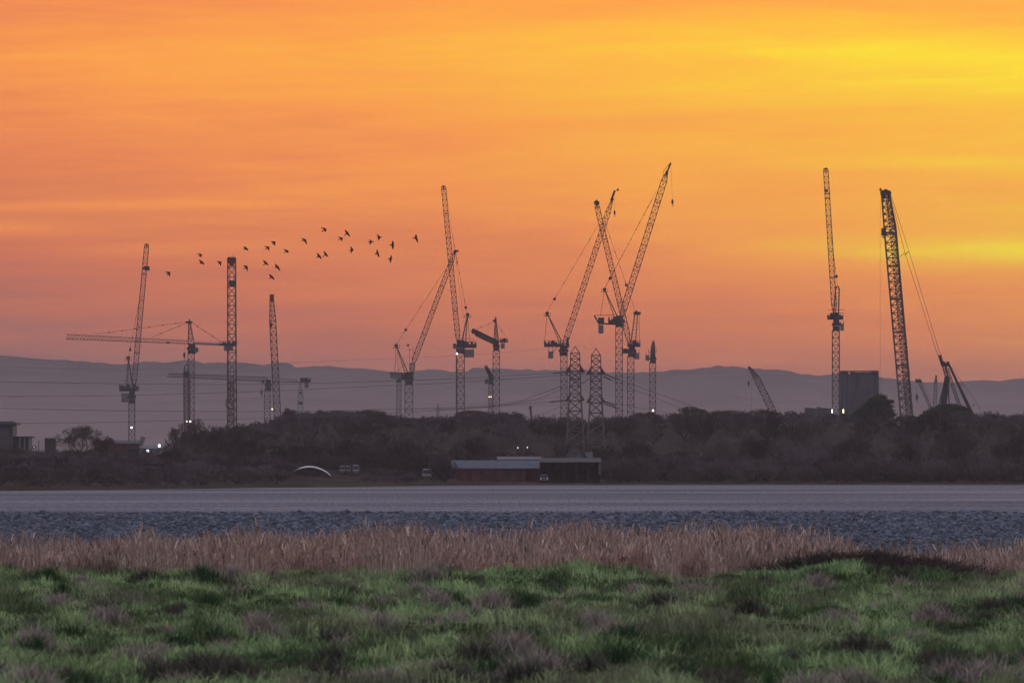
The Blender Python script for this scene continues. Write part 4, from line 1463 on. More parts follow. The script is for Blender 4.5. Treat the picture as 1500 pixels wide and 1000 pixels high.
# farm by the water
Y = 1512
org = P(726, 706, Y)
r = empty('long_shed', org, 'long low shed with blue grey roof and reddish wall near the water', 'shed')


def lean_roof(mb, x0, x1, yt, yb, Yf, dep, th=.1):
    a, b = P(x0, yb, Yf), P(x1, yt, Yf)
    k0 = len(mb.v)
    for (yy, zz) in ((Yf - .35, a.z), (Yf + dep, b.z)):
        for xx in (a.x, b.x):
            for t_ in (0, th):
                mb.v.append(Vector((xx, yy, zz - t_)))
    mb.f += [(k0, k0 + 2, k0 + 6, k0 + 4), (k0 + 1, k0 + 5, k0 + 7, k0 + 3), (k0, k0 + 1, k0 + 3, k0 + 2), (k0 + 4, k0 + 6, k0 + 7, k0 + 5), (k0, k0 + 4, k0 + 5, k0 + 1), (k0 + 2, k0 + 3, k0 + 7, k0 + 6)]
    n = int((x1 - x0) / 1.6)
    for i in range(n + 1):
        xx = a.x + (b.x - a.x) * i / n
        mb.bar(Vector((xx, Yf - .37, a.z + .03)), Vector((xx, Yf + dep, b.z + .03)), .035, 3)


bpart('roof', M_ROOF, r, org, lambda mb: lean_roof(mb, 660.5, 790.5, 674, 685.6, Y, 4.0))
bpart('wall', M_BRICK, r, org, lambda mb: (block(mb, Y, 668, 685.5, 770, 711, 4), block(mb, Y + .8, 770, 685.3, 789, 711, 3)))
for i, xa in enumerate((684, 702, 720, 741, 757)):
    bpart('stall_door', M_PLANK, r, org, lambda mb: block(mb, Y, xa, 690, xa + 7, 708, .07, -.07))
bpart('upper_roof', M_ROOF, r, org, lambda mb: lean_roof(mb, 728, 792, 668.5, 672.6, Y + 5, 3.0))
Y = 1508
org = P(835, 706, Y)
r = empty('open_barn', org, 'open fronted dark barn with pale roof strip, right of the long shed', 'barn')
bpart('roof', M_SLATE, r, org, lambda mb: lean_roof(mb, 791.5, 880.5, 670.5, 676.5, Y, 5.0))
bpart('back_wall', M_PLANK, r, org, lambda mb: (block(mb, Y + 4.5, 792, 676, 879, 711, .3), block(mb, Y, 790.5, 677.5, 791.6, 711, 4.5), block(mb, Y, 791, 677, 879.5, 679, .12, -.06)))
bpart('wall', M_STONE, r, org, lambda mb: block(mb, Y - .1, 877, 678, 880, 694, 4.6))
for xa in (808, 826, 844, 862):
    bpart('post', M_PLANK, r, org, lambda mb: mb.bar(P(xa, 678, Y), P(xa, 710, Y), .09, 4))
Y = 1540
org = P(847, 700, Y)
r = empty('farmhouse', org, 'small stone gabled house rising behind the open barn', 'house')


def gable(mb):
    pts = [(P(829, 0, Y).x, P(0, 700, Y).z), (P(829, 0, Y).x, P(0, 667, Y).z), (P(843.5, 0, Y).x, P(0, 652.5, Y).z), (P(857, 0, Y).x, P(0, 667, Y).z), (P(857, 0, Y).x, P(0, 700, Y).z)]
    mb.prism(pts, Y, Y + 8)


bpart('wall', M_STONE, r, org, gable)


def groof(mb):
    for (xa, xb) in ((827, 843.5), (859.5, 843.5)):
        e, t_ = P(xa, 669.5, Y), P(xb, 651, Y)
        k0 = len(mb.v)
        for yy in (Y - .3, Y + 8.3):
            for (xx, zz) in ((e.x, e.z), (t_.x, t_.z), (t_.x, t_.z - .14), (e.x, e.z - .14)):
                mb.v.append(Vector((xx, yy, zz + .06)))
        for f in ((0, 1, 2, 3), (7, 6, 5, 4), (0, 4, 5, 1), (3, 2, 6, 7), (0, 3, 7, 4)):
            mb.f.append(tuple(k0 + i for i in f))


rf = bpart('roof', M_SLATE, r, org, groof)
bpart('chimney', M_BRICK, rf, org, lambda mb: (block(mb, Y + 5, 848, 646.5, 851.5, 660, .7), block(mb, Y + 5.2, 848.6, 645.2, 850.6, 646.5, .3)))
bpart('window', M_GLASS, r, org, lambda mb: block(mb, Y, 841, 661.5, 845, 666, .08, -.08))
bpart('side_wing', M_SLATE, r, org, lambda mb: lean_roof(mb, 857.5, 868, 662, 670, Y + 1, 4))

# barrel roofed tunnel, the sky sheen on its roof built as a white hoop
Y = 1530
org = P(456, 700, Y)
r = empty('polytunnel', org, 'low arched tunnel and roof sheen modelled as a white curved hoop', 'polytunnel')
arc = [(427, 691.8), (433, 688.4), (439, 685.8), (446, 684), (453, 683.4), (460, 684), (467, 685.8), (474, 688.8), (480, 692.5), (484, 696.5)]


def fine(pts, n=6):
    out = []
    for i in range(len(pts) - 1):
        p0, p1, p2, p3 = (np.array(pts[max(0, min(len(pts) - 1, j))]) for j in (i - 1, i, i + 1, i + 2))
        for k_ in range(n):
            f_ = k_ / n
            out.append(tuple(.5 * (2 * p1 + (-p0 + p2) * f_ + (2 * p0 - 5 * p1 + 4 * p2 - p3) * f_ ** 2 + (-p0 + 3 * p1 - 3 * p2 + p3) * f_ ** 3)))
    out.append(pts[-1])
    return out


AR = fine(arc)


def sheen_hoop(mb):
    for i, (a, b) in enumerate(zip(AR, AR[1:])):
        t_ = (i + .5) / len(AR)
        mb.bar(P(a[0], a[1], Y - .1), P(b[0], b[1], Y - .1), .055 + .10 * math.sin(PI * min(1, t_ * 1.02)) ** .7, 6)


bpart('sheen_hoop', M_WHITE, r, org, sheen_hoop)  # roof's sky reflection painted as a white tapering strip


def cover(mb):
    k0 = len(mb.v)
    for (x, y) in AR:
        for yy in (Y, Y + 9):
            q = P(x, y + .6, Y)
            mb.v.append(Vector((q.x, yy, q.z)))
    for i in range(len(AR) - 1):
        mb.f.append((k0 + 2 * i, k0 + 2 * i + 2, k0 + 2 * i + 3, k0 + 2 * i + 1))


bpart('cover', M_SLATE, r, org, cover)
bpart('end_wall', M_PLANK, r, org, lambda mb: mb.prism([(P(x, 0, Y).x, P(0, y + .5, Y).z) for x, y in AR] + [(P(484, 0, Y).x, P(0, 706, Y).z), (P(427, 0, Y).x, P(0, 706, Y).z)], Y + .2, Y + .4))


def car(label, x, ytop, w, h, Y, white=True, lights=False, van=False):
    org = P(x, ytop + h, Y)
    r = empty('parked_car' if not van else 'parked_van', org, label, 'car' if not van else 'van', 'vehicles parked by the far shore')
    W2 = w * Y / F / 2
    Hh = h * Y / F
    ox, oz = org.x, org.z
    q = lambda x_, z_: (ox + x_ * W2, oz + z_ * Hh)
    L = 4.2 if not van else 5.0
    mb = MB()
    if van:
        mb.prism([q(-1, .18), q(-1, .72), q(-.9, .97), q(-.78, 1), q(.78, 1), q(.9, .97), q(1, .72), q(1, .18)], Y, Y + L)
    else:
        mb.prism([q(-1, .2), q(-1, .52), q(-.92, .6), q(.92, .6), q(1, .52), q(1, .2)], Y, Y + L)
        mb.prism([q(-.88, .6), q(-.7, .96), q(-.6, 1), q(.6, 1), q(.7, .96), q(.88, .6)], Y + .9, Y + L - .8)
    mb.build('body', M_CAR, r, org)
    if white:
        m6 = MB()
        a, b = q(-.74, 1.0), q(.74, 1.06)
        m6.box(a[0], b[0], Y + 1.0, Y + L - .7, a[1], b[1])
        m6.box(q(-.95, 0)[0], q(.95, 0)[0], Y - .06, Y - .01, q(0, .42)[1], q(0, .5)[1])
        m6.build('trim', M_PALE, r, org)
    a, b = q(-.66, .62), q(.66, .9)
    m2 = MB()
    m2.box(a[0], b[0], Y + (.84 if not van else -.04), Y + (.9 if not van else 0), a[1], b[1])
    m2.build('windscreen', M_GLASS, r, org)
    for sx in (-1, 1):
        for yy in (.7, L - .8):
            m3 = MB()
            c0 = Vector((ox + sx * W2 * .86, Y + yy, oz + .3))
            m3.bar(c0 - Vector((.1, 0, 0)), c0 + Vector((.1, 0, 0)), .31, 12)
            wo_ = m3.build('wheel', M_TYRE, r, org)
        m4 = MB()
        e = q(sx * .72, .46)
        m4.bar(Vector((e[0], Y - .05, e[1])), Vector((e[0], Y + .02, e[1])), .11, 8)
        m4.build('headlight', M_WHITE if lights else M_GLASS, r, org)


car('pale roofed car, left one of three vehicles right of the bright arch', 501, 682.5, 8, 11, 1560)
car('pale roofed car in the middle of three vehicles right of the bright arch', 509.5, 683, 8, 10.5, 1562)
car('van, right one of three pale roofed vehicles right of the bright arch', 521, 681.5, 9, 13, 1558, van=True)
car('grey van with a pale roof parked left of the long shed', 625, 687.5, 14, 14, 1540, van=True)
car('dark car with pale lamps parked between the shed and the open barn', 797, 694, 13, 12, 1504, False, True)

# ------------------------------------------------------------------ bare trees


def grow(seed, h, spread, limbs=4, depth=5, kids=3, trunk_frac=.22, up=.45):
    """returns (segments, first crown index); segment = (a, b, ra, rb)"""
    r = random.Random(seed)
    segs = []
    base_r = h * .022

    def branch(p, d, L, rad, lv):
        n = 2 if lv < 2 else 1
        q = p
        dd = d
        for i in range(n):
            dd = (dd + Vector((r.gauss(0, .13), r.gauss(0, .13), r.gauss(0, .08)))).normalized()
            e = q + dd * L / n
            segs.append((q, e, rad * (1 - .25 * i / n), rad * (1 - .25 * (i + 1) / n), lv))
            q = e
            if lv < depth and n == 2 and i == 0 and lv > 0:
                kick = Vector((r.gauss(0, 1), r.gauss(0, 1), r.gauss(.2, .5))).normalized()
                branch(q, (dd * .5 + kick * .8).normalized(), L * r.uniform(.45, .65), rad * .5, lv + 2)
        if lv >= depth:
            return
        k = kids + (1 if r.random() < .35 else 0)
        for _ in range(k):
            kick = Vector((r.gauss(0, 1) * spread, r.gauss(0, 1) * spread, r.gauss(up, .45)))
            nd = (dd * .75 + kick.normalized() * .75).normalized()
            branch(q, nd, L * r.uniform(.62, .82), max(rad * .62, .012), lv + 1)
    # trunk
    top = Vector((r.gauss(0, .03) * h, r.gauss(0, .03) * h, h * trunk_frac))
    segs.append((Vector((0, 0, -.6)), top, base_r * 1.25, base_r, 0))
    n_tr = len(segs)
    for i in range(limbs):
        an = 2 * PI * (i + r.random() * .6) / limbs
        d = Vector((math.cos(an) * spread, math.sin(an) * spread, .55 + r.random() * .7)).normalized()
        branch(top - Vector((0, 0, h * trunk_frac * .25 * r.random())), d, h * .24 * r.uniform(.85, 1.15), base_r * .6, 1)
    return segs, n_tr


def seg_arrays(segs, minr=.016, thick=1.0):
    A = np.array([tuple(s_[0]) for s_ in segs], np.float32)
    B = np.array([tuple(s_[1]) for s_ in segs], np.float32)
    ra = np.maximum(np.array([s_[2] for s_ in segs], np.float32) * thick, minr)
    rb = np.maximum(np.array([s_[3] for s_ in segs], np.float32) * thick, minr)
    d = B - A
    d /= np.maximum(np.linalg.norm(d, axis=1, keepdims=True), 1e-6)
    up = np.where(np.abs(d[:, 1:2]) < .9, np.array([[0, 1, 0]], np.float32), np.array([[1, 0, 0]], np.float32))
    p = np.cross(d, up)
    p /= np.linalg.norm(p, axis=1, keepdims=True)
    q = np.cross(d, p)
    V = []
    for (C_, R_2) in ((A, ra), (B, rb)):
        for i in range(3):
            an = 2 * PI * i / 3
            V.append(C_ + (p * math.cos(an) + q * math.sin(an)) * R_2[:, None])
    V = np.stack(V, 1).reshape(-1, 3)
    n = len(segs)
    base = (np.arange(n) * 6)[:, None]
    Q = np.concatenate([base + np.array([[i, (i + 1) % 3, 3 + (i + 1) % 3, 3 + i]]) for i in range(3)])
    return V, Q


def fit(segs, h, w):
    """scale a grown tree to the height and crown width asked"""
    P1 = np.array([tuple(s_[1]) for s_ in segs])
    hz_ = np.percentile(P1[:, 2], 98.0)
    wx = np.percentile(P1[:, 0], 98.5) - np.percentile(P1[:, 0], 1.5)
    sx, sz = w / wx, h / hz_
    return [(Vector((s_[0].x * sx, s_[0].y * sx, s_[0].z * sz)), Vector((s_[1].x * sx, s_[1].y * sx, s_[1].z * sz)), s_[2], s_[3], s_[4]) for s_ in segs]


def bare_tree(label, x, ytop, wpx, Y, seed, depth=6, spread=1.0, group='bare winter trees on the far shore', thick=1.0, trunk=.2, limbs=6, minr=.022):
    X = (x - CX) * Y / F
    gz = float(ground_h(X, Y))
    h = CZ + (HY - ytop) * Y / F - gz
    segs, n_tr = grow(seed, h, spread, limbs, depth, 3, trunk)
    segs = fit(segs, h, wpx * Y / F)
    r = empty('bare_tree', (X, Y, gz), label, 'tree', group)
    V, Q = seg_arrays(segs[:1], minr, 1.6)
    link('trunk', np_mesh('trunk', V, [(4, Q)], M_BARK), r)
    V, Q = seg_arrays(segs[1:], minr, thick)
    link('crown', np_mesh('crown', V, [(4, Q)], M_TWIG), r)


TREES = [
    ('round crowned bare tree between the small hut and pale cabin at left', 121, 625, 70, 1800, 41, 6, .9),
    ('wide bare tree around the feet of the hammerhead crane', 292, 617, 58, 1820, 2, 6, 1.0),
    ('smaller bare tree touching the left side of the end-on crane', 262, 624, 36, 1830, 3, 5, 1.1),
    ('spreading bare tree behind the foot of the upright heavy boom', 352, 622, 64, 1800, 4, 6, 1.1),
    ('small bare tree on open ground with a thin visible trunk at left', 256, 657, 32, 1620, 5, 6, 1.0),
    ('dark bare tree with leaning trunk below the upright heavy boom', 342, 642, 50, 1650, 6, 6, .9),
    ('bare tree with pale forked trunk left of the bright arch', 370, 645, 44, 1600, 7, 6, .9),
    ('shrubby low tree at the foot of the dark pole at left', 188, 671, 20, 1640, 8, 5, 1.2),
    ('narrow dark bare tree standing above the wood beside the slim pointed mast', 424, 599, 20, 1900, 9, 6, .6),
    ('broad bare tree on the skyline right of the slim pointed mast', 488, 602, 66, 1930, 10, 6, 1.2),
    ('bare tree on the skyline midway between slim mast and thin mast', 545, 601, 60, 1940, 11, 6, 1.2),
    ('rounded bare tree on the skyline right of the central crane mast', 697, 601, 52, 1940, 12, 6, 1.2),
    ('bare tree on the skyline at the foot of the short crane', 745, 604, 40, 1935, 13, 6, 1.1),
    ('bare tree just right of the two crossed cranes', 944, 604, 34, 1940, 14, 6, 1.1),
    ('tallest rounded bare tree on the skyline where the right power lines end', 1014, 596, 42, 1940, 15, 6, 1.1),
    ('bare tree on the skyline left of the small leaning crawler crane', 1062, 601, 44, 1945, 16, 6, 1.1),
    ('bare tree at the foot of the small leaning crawler crane', 1122, 600, 44, 1945, 17, 6, 1.1),
    ('low bare tree just left of the low bluish building', 1162, 603, 34, 1945, 18, 6, 1.1),
    ('bare tree in front of the wood at right, below the broad pine', 1398, 634, 66, 1560, 19, 6, 1.1),
    ('dark bare tree in front of the wood at the right edge', 1486, 630, 66, 1560, 20, 6, 1.1),
    ('bare tree right of the farmhouse in front of the wood', 925, 648, 54, 1540, 21, 6, 1.0),
    ('bare tree in front of the wood below the concrete block', 1250, 640, 62, 1570, 22, 6, 1.0),
    ('bare tree right above the bright arch', 452, 652, 52, 1580, 23, 6, 1.0),
    ('bare tree above the three vehicles', 515, 645, 56, 1590, 24, 6, 1.0),
    ('bare tree left of the pale roofed van', 592, 644, 60, 1580, 25, 6, 1.0),
    ('bare tree behind the left end of the long blue grey roof', 690, 640, 56, 1580, 26, 6, 1.0),
    ('bare tree in front of the wood under the small leaning crawler crane', 1115, 640, 58, 1560, 27, 6, 1.0),
    ('low bare tree in front of the wood right of the big boom', 1330, 650, 50, 1550, 28, 6, 1.0),
    ('low rounded bare tree just right of the round crowned tree at left', 152, 641, 34, 1790, 31, 6, 1.0),
    ('bare tree between the end-on crane and the upright heavy boom', 318, 632, 36, 1815, 32, 6, 1.0),
    ('bare tree at the far left edge before the flat roofed building', 22, 655, 56, 1750, 29, 6, 1.1),
]
for (lb, x, yt, w, Y, sd_, dp, sp_) in TREES:
    bare_tree(lb, x, yt, w, Y, sd_, dp, sp_)

# the wood: scrub and bare trees that read as one mass
protos = []
for i in range(9):
    sg, _ = grow(100 + i, 5.0, (.6, .9, 1.2)[i % 3], 9, 4, 3, .02, (.9, .5, .7)[i % 3])
    sg = fit(sg, 5.0, 5.2)
    if len(sg) > 460:
        rnd = random.Random(i)
        keep = [s_ for s_ in sg if s_[4] <= 3]
        rest = [s_ for s_ in sg if s_[4] > 3]
        sg = keep + rnd.sample(rest, max(0, 460 - len(keep)))
    protos.append(seg_arrays(sg, .035, 1.0))
SKYT = np.array([(-300, 655), (0, 664), (50, 660), (100, 661), (160, 664), (240, 662), (262, 646), (300, 632), (330, 629), (370, 628), (385, 620), (400, 618), (430, 608), (460, 605), (550, 606),
                 (600, 614), (650, 613), (680, 608), (720, 606), (760, 609), (800, 613), (850, 614), (900, 612), (940, 609), (980, 610), (1010, 603), (1050, 607),
                 (1090, 606), (1150, 606), (1180, 609), (1240, 609), (1320, 611), (1360, 607), (1420, 605), (1500, 606), (1800, 600)], float)
NT_ = 0
VV, QQ = [], []
off = 0
rw = np.random.default_rng(5)
rows = []
for i in range(2700):
    if i < 620:
        Yt = rw.uniform(1830, 1990)
    else:
        Yt = rw.uniform(1200, 1830) if i % 2 else rw.uniform(1480, 1600)
    px = rw.uniform(-180, 1700)
    if i % 5 == 0:
        px = rw.uniform(-60, 660)
    X = (px - CX) * Yt / F
    if Yt < shore_y(X) + 30:
        Yt = shore_y(X) + 30 + rw.uniform(0, 1) ** 2 * 160
        X = (px - CX) * Yt / F
    gz = float(ground_h(X, Yt))
    top = np.interp(px, SKYT[:, 0], SKYT[:, 1]) + (rw.uniform(-5, 4) if i < 620 else rw.uniform(0, 5))
    hmax = CZ + (HY - top) * Yt / F - gz
    h = (rw.uniform(1.4, 4.6) if Yt < 1620 else rw.uniform(2.5, 6.0)) if i >= 620 else min(hmax, rw.uniform(4.0, 7.0))
    if px < 420 and i >= 620:
        h = rw.uniform(1.0, 3.0)
    if i < 620 and hmax > 1.0:
        h = hmax if rw.random() < .75 else hmax * rw.uniform(.6, .95)
    h = min(h, hmax, 8.5)
    if h < .8:
        continue
    # keep the farm and the open field at left clear
    if 655 < px < 890 and Yt < 1552:
        continue
    if 150 < px < 250 and Yt < 1900:
        h = min(h, 1.6)
    if 418 < px < 640 and Yt < 1575:
        if px < 534 or 612 < px:
            continue
        h = min(h, .9 if Yt < 1540 else 1.5)
    V, Q = protos[rw.integers(9)]
    an = rw.uniform(0, 2 * PI)
    w = rw.uniform(.8, 1.2) * h / 5 if h > 3 else rw.uniform(1.2, 2.2) * h / 5
    c_, s_ = math.cos(an), math.sin(an)
    v2 = np.empty_like(V)
    v2[:, 0] = (V[:, 0] * c_ - V[:, 1] * s_) * w + X
    v2[:, 1] = (V[:, 0] * s_ + V[:, 1] * c_) * w + Yt
    v2[:, 2] = V[:, 2] * h / 5 + gz
    VV.append(v2)
    QQ.append(Q + off)
    off += len(V)
wood = link('woodland', np_mesh('woodland', np.concatenate(VV), [(4, np.concatenate(QQ))], M_SCRUB))
tag(wood, 'dense mass of bare scrub and small trees along the far shore', kind='stuff')
del VV, QQ


# evergreens
def evergreen(label, x, Y, lobes, seed, ybase, group='evergreen trees on the right'):
    """lobes: (x px, y px, rx px, ry px) clumps of needles"""
    X = (x - CX) * Y / F
    gz = float(ground_h(X, Y))
    r = empty('pine_tree', (X, Y, gz), label, 'tree', group)
    org = Vector((X, Y, gz))
    rg = np.random.default_rng(seed)
    k = Y / F
    mb = MB()
    apex = P(x, min(l[1] for l in lobes) + 8, Y)
    mb.bar(org - Vector((0, 0, .5)), apex, .3, 7, .12)
    for (lx, ly, rx, ry) in lobes:
        t_ = rg.uniform(.3, .8)
        mb.bar(org.lerp(apex, t_), P(lx, ly, Y), .12, 5, .05)
    mb.build('trunk', M_BARK, r, org)
    C_, S_ = [], []
    for (lx, ly, rx, ry) in lobes:
        n = int(rx * ry * 14)
        d = rg.normal(size=(n, 3))
        d /= np.linalg.norm(d, axis=1, keepdims=True)
        rad = rg.random((n, 1)) ** .45
        c0 = np.array(P(lx, ly, Y))
        c_ = c0 + d * rad * np.array([rx * k, rx * k * .9, ry * k]) * (1 + .25 * rg.normal(size=(n, 1)) * .5)
        C_.append(c_)
    C_ = np.concatenate(C_) - np.array(org)
    n = len(C_)
    a = rg.normal(size=(n, 3))
    a /= np.linalg.norm(a, axis=1, keepdims=True)
    b = rg.normal(size=(n, 3))
    b /= np.linalg.norm(b, axis=1, keepdims=True)
    sz = rg.uniform(.10, .26, (n, 1))
    V = np.stack([C_ - a * sz, C_ + a * sz, C_ + b * sz * 1.3], 1).reshape(-1, 3)
    link('crown', np_mesh('crown', V, [(3, np.arange(3 * n).reshape(-1, 3))], M_PINE), r)


evergreen('dark rounded pine with layered right side in front of the concrete block', 1287, 1950,
          [(1290, 584, 11, 7), (1280, 590, 11, 8), (1296, 590, 9, 7), (1304, 588, 7, 3), (1272, 598, 12, 8), (1288, 598, 16, 9), (1303, 595, 7, 3), (1304, 602, 7, 3), (1308, 607, 6, 2.5),
           (1262, 606, 13, 7), (1280, 607, 16, 8), (1298, 608, 12, 6)], 1, 640)
evergreen('broad flat topped pine in front of the crawler crane backstays', 1388, 1950,
          [(1372, 602, 14, 6), (1382, 597, 13, 5.5), (1396, 596, 13, 5), (1408, 598, 11, 4), (1417, 600, 6, 3), (1360, 606, 10, 5), (1390, 605, 26, 7), (1410, 608, 14, 6), (1352, 610, 7, 4)], 2, 640)
evergreen('small dark bush shaped pine at the foot of the big boom', 1332, 1940, [(1322, 613, 9, 4), (1336, 612, 9, 3.5), (1344, 614, 9, 4)], 3, 640)

# ------------------------------------------------------------------ near vegetation (nobody could count the blades)


def blades(X, Y, Z, h, w, lean, tint, name, mat, label, bend=.35, tipw=.12):
    """each blade: tapered, bent, 2 faces; arrays in"""
    n = len(X)
    rg = rng
    an = rg.uniform(0, 2 * PI, n)
    ca, sa = np.cos(an), np.sin(an)
    la = rg.uniform(0, 2 * PI, n)
    lx, ly = np.cos(la) * lean, np.sin(la) * lean
    V = np.empty((n, 5, 3), np.float32)
    V[:, 0] = np.stack([X - ca * w, Y - sa * w, Z - .03], -1)
    V[:, 1] = np.stack([X + ca * w, Y + sa * w, Z - .03], -1)
    mx, my = X + lx * h * bend, Y + ly * h * bend
    V[:, 2] = np.stack([mx + ca * w * .75, my + sa * w * .75, Z + h * .6], -1)
    V[:, 3] = np.stack([mx - ca * w * .75, my - sa * w * .75, Z + h * .6], -1)
    V[:, 4] = np.stack([X + lx * h, Y + ly * h, Z + h * np.sqrt(np.maximum(1 - .5 * lean ** 2, .3))], -1)
    b = (np.arange(n) * 5)[:, None]
    q = b + np.array([[0, 1, 2, 3]])
    t_ = b + np.array([[3, 2, 4]])
    T5 = np.repeat(tint, 5, axis=0)
    o = link(name, np_mesh(name, V.reshape(-1, 3), [(4, q), (3, t_)], mat, T5))
    tag(o, label, kind='stuff')
    return o


def lerp3(a, b, t_):
    return np.array(a) * (1 - t_[:, None]) + np.array(b) * t_[:, None]


M_GRASS = attr_material('grass_blades', .22)
M_REED = attr_material('reed_stems', .25)

# green grass on the bank
n = 420000
Y = 88 + (222 - 88) * rng.random(n) ** .9
X = rng.uniform(-1.3, 1.3, n) * .06 * Y
Z = ground_h(X, Y)
p1 = fbm(X / 1.5 + 40, Y / 3.0, 3)
p2 = fbm(X / .5, Y / 1.2 + 70, 2)
p3 = fbm(X / 4.0 + 11, Y / 9 + 13, 3)
h = (.07 + .18 * sstep(.35, .75, p1) + .12 * (p2 - .4)) * rng.uniform(.6, 1.3, n) * (1 + .9 * (vnoise(X / .12 + 20, Y / .4) - .5))
h = np.clip(h, .04, .4)
p4 = vnoise(X / .10 + 7, Y / .35 + 3) - .5
tint = lerp3((.04, .095, .036), (.20, .31, .125), np.clip(rng.normal(.42, .25, n) + (p2 - .5) * 1.3 + (p1 - .5) * .8 + p4 * .9, 0, 1))
tussock_shade = .42 + .95 * sstep(.36, .62, fbm(X / .9 + 80, Y / 2.4 + 9, 3))  # noise patches of tussock shadow, multiplied into the blade tint
tint = tint * tussock_shade[:, None] * (1 + .15 * np.array([1, 0, .6]) * 0)
tint[:, 0] *= 1.15
tint[:, 2] *= 1.1
dry = .8 * sstep(.52, .68, p3 + .22 * (rng.random(n) - .5)) * (.55 + .45 * sstep(190, 110, Y) * 0 + .0)
tint = tint * 1.08 * (1 - dry[:, None] * .8) + lerp3((.17, .16, .11), (.36, .33, .23), rng.random(n)) * dry[:, None] * .8
keep = (Y < 217 + 14 * (p1 - .5))
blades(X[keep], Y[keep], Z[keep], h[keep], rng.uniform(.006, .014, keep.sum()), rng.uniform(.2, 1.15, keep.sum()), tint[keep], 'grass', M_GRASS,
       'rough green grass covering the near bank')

# withered tussocks between the green
nt = 250
tx, ty = [], []
for i in range(nt):
    y_ = 92 + 118 * random.random() ** 1.0
    x_ = random.uniform(-1.25, 1.25) * .06 * y_
    tx.append(x_)
    ty.append(y_)
tx, ty = np.array(tx), np.array(ty)
sizes = np.random.default_rng(9).uniform(.15, .55, nt)
cnt = (sizes ** 1.5 * 900).astype(int)
ii = np.repeat(np.arange(nt), cnt)
m_ = len(ii)
rad = np.abs(rng.normal(0, .55, m_)) * sizes[ii]
ang = rng.uniform(0, 2 * PI, m_)
X = tx[ii] + np.cos(ang) * rad * 1.3
Y = ty[ii] + np.sin(ang) * rad
Z = ground_h(X, Y)
h = np.clip((.18 + .50 * sizes[ii]) * np.exp(-(rad / sizes[ii]) ** 2 * .9) * rng.uniform(.6, 1.15, m_), .05, .5)
kind_ = (np.random.default_rng(4).random(nt))[ii]
tint = np.where((kind_ < .45)[:, None], lerp3((.024, .026, .02), (.11, .10, .08), rng.random(m_)), np.where((kind_ < .85)[:, None], lerp3((.16, .13, .12), (.38, .32, .28), rng.random(m_)), lerp3((.02, .05, .018), (.05, .10, .04), rng.random(m_))))
blades(X, Y, Z, h, rng.uniform(.006, .012, m_), rng.uniform(.2, .9, m_), tint, 'withered_grass', M_GRASS, 'withered purple brown tussocks scattered in the green grass')

# reeds behind the bank
n = 230000
Y = 214 + 90 * rng.random(n) ** 1.5
X = rng.uniform(-1.3, 1.3, n) * .06 * Y
den = fbm(X / 3.5 + 3, Y / 14, 3)
pxx = CX + X * F / Y
edge = sstep(900, 200, pxx)
far_lim = 275 + 30 * fbm(X / 5 + 9, X * 0 + 3, 3) - 26 * sstep(500, 100, pxx) + 12 * np.exp(-((pxx - 980) / 230) ** 2) - 46 * sstep(1120, 1290, pxx)
Y = Y - 20 * sstep(.42, .72, fbm(X / 1.3 + 60, X * 0 + 2, 3)) * rng.random(n)
keep = (rng.random(n) < .10 + 1.9 * (den - .22)) & (Y < far_lim) & ~((pxx > 1120) & (pxx < 1440) & (Y < 213))
X, Y, den = X[keep], Y[keep], den[keep]
n = len(X)
Z = ground_h(X, Y)
h = (1.10 + .55 * (fbm(X / 1.6, Y / 5 + 30, 3) - .5) * 2) * rng.uniform(.55, 1.15, n)
tint = lerp3((.14, .097, .08), (.50, .375, .31), np.clip(rng.normal(.42, .30, n), 0, 1))
red = sstep(.45, .6, fbm(X / 5 + 50, Y / 10, 2))[:, None]
tint = tint * (1 - .35 * red) + tint * np.array([1.0, .78, .72]) * .35 * red
blades(X, Y, Z, h, rng.uniform(.004, .009, n), rng.uniform(.02, .30, n), tint, 'reeds', M_REED, 'band of dry tawny reeds behind the green bank')
# plumes on the reeds
sel = rng.random(n) < .85
n2 = sel.sum()
hp = np.where(rng.random(n2) < .4, .84, rng.uniform(.30, .84, n2))
blades(X[sel], Y[sel], Z[sel] + h[sel] * hp, h[sel] * rng.uniform(.12, .24, n2), rng.uniform(.008, .024, n2), rng.uniform(.3, 1.2, n2), tint[sel] * rng.uniform(.45, 1.45, (n2, 1)), 'reed_plumes', M_REED,
       'feathery plumes on the dry reeds')

# straggling reed stalks on the shingle
n = 900
Y = rng.uniform(290, 520, n)
X = rng.uniform(-1.25, 1.25, n) * .06 * Y
blades(X, Y, ground_h(X, Y), rng.uniform(.3, .9, n) * (520 - Y) / 230 + .15, rng.uniform(.012, .02, n), rng.uniform(.1, .4, n), lerp3((.12, .07, .05), (.3, .18, .13), rng.random(n)), 'dead_stalks', M_REED,
       'sparse dead stalks standing on the stony foreshore')


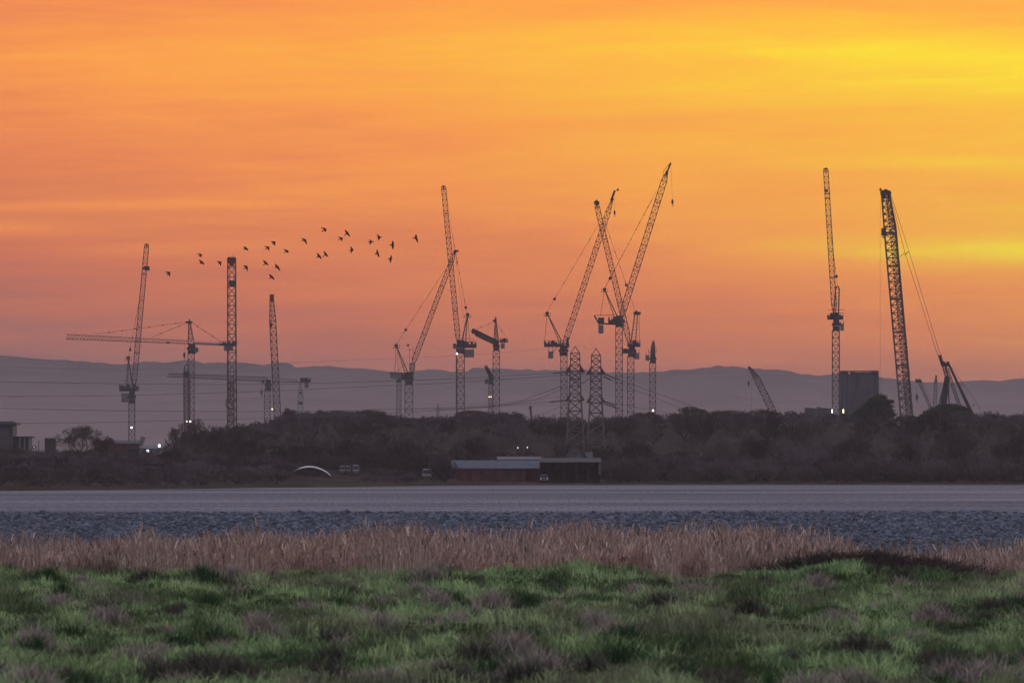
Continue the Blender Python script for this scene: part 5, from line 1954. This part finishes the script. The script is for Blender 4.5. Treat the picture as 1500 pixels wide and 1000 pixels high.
# bramble patches: dense dark twigs
def bramble(label, cx_, Y0, wx, wy, hh, n, seed):
    rg = np.random.default_rng(seed)
    X0 = (cx_ - CX) * Y0 / F
    gz = float(ground_h(X0, Y0))
    a = rg.normal(0, .42, n)
    b = rg.normal(0, .42, n)
    prof_ = np.exp(-(a ** 2) * .7 - b ** 2) * (.7 + .5 * vnoise(a * 5 + 3, b * 5))
    A = np.stack([a * wx, b * wy, rg.random(n) ** .7 * hh * prof_], -1)
    A[:, 2] += ground_h(A[:, 0] + X0, A[:, 1] + Y0) - gz
    A[:, 2] += (rg.random(n) < .12) * rg.uniform(0, .18, n)
    d = rg.normal(size=(n, 3)) * np.array([1, 1, .6]) + np.array([0, 0, .35])
    d /= np.linalg.norm(d, axis=1, keepdims=True)
    L = rg.uniform(.08, .34, n)[:, None]
    segs = [(Vector(p_), Vector(q_), .006, .003, 1) for p_, q_ in zip(A, A + d * L)]
    V, Q = seg_arrays(segs, .006)
    r = empty('bramble_thicket', (X0, Y0, gz), label, 'bramble', None)
    link('stems', np_mesh('stems', V, [(4, Q)], M_BARK), r)
    s_ = rg.uniform(.02, .05, (n, 1))
    u1 = rg.normal(size=(n, 3))
    u2 = rg.normal(size=(n, 3))
    u1 /= np.linalg.norm(u1, axis=1, keepdims=True)
    u2 /= np.linalg.norm(u2, axis=1, keepdims=True)
    T = np.stack([A - u1 * s_, A + u2 * s_, A + u1 * s_], 1).reshape(-1, 3)
    link('leaves', np_mesh('leaves', T, [(3, np.arange(3 * n).reshape(-1, 3))], M_PINE), r)


bramble('wide dark bramble patch at right in front of the reeds', 1285, 206.6, 3.3, 2.2, .58, 20000, 1)

# ------------------------------------------------------------------ stony foreshore
n = 120000
Y = rng.uniform(395, 735, n)
X = rng.uniform(-1.3, 1.3, n) * .06 * Y
Z = ground_h(X, Y)
sz = rng.gamma(1.6, .036, n) + .045
sz = np.clip(sz, .045, .32) * (Y / 735) ** .8
ico = np.array([(0, 0, 1), (.89, 0, .45), (.28, .85, .45), (-.72, .53, .45), (-.72, -.53, .45), (.28, -.85, .45), (.72, .53, -.45), (-.28, .85, -.45), (-.89, 0, -.45), (-.28, -.85, -.45), (.72, -.53, -.45), (0, 0, -1)])
icf = np.array([(0, 1, 2), (0, 2, 3), (0, 3, 4), (0, 4, 5), (0, 5, 1), (1, 6, 2), (2, 7, 3), (3, 8, 4), (4, 9, 5), (5, 10, 1), (2, 6, 7), (3, 7, 8), (4, 8, 9), (5, 9, 10), (1, 10, 6), (11, 7, 6), (11, 8, 7), (11, 9, 8), (11, 10, 9), (11, 6, 10)])
jit = rng.uniform(.65, 1.25, (n, 12, 1))
an = rng.uniform(0, 2 * PI, n)
B = ico[None] * jit * np.stack([sz * 1.25, sz, sz * .8], -1)[:, None, :]
V = np.empty_like(B)
V[..., 0] = B[..., 0] * np.cos(an)[:, None] - B[..., 1] * np.sin(an)[:, None] + X[:, None]
V[..., 1] = B[..., 0] * np.sin(an)[:, None] + B[..., 1] * np.cos(an)[:, None] + Y[:, None]
V[..., 2] = B[..., 2] + (Z + sz * .3)[:, None]
q = (np.arange(n) * 12)[:, None, None] + icf[None]
tint = lerp3((.025, .033, .048), (.125, .14, .185), rng.random(n) ** 1.8)
M_STONES = attr_material('shore_stones', 0, .8)
st = link('stones', np_mesh('stones', V.reshape(-1, 3), [(3, q.reshape(-1, 3))], M_STONES, np.repeat(tint, 12, axis=0)))
tag(st, 'blue grey stones covering the foreshore', kind='stuff')
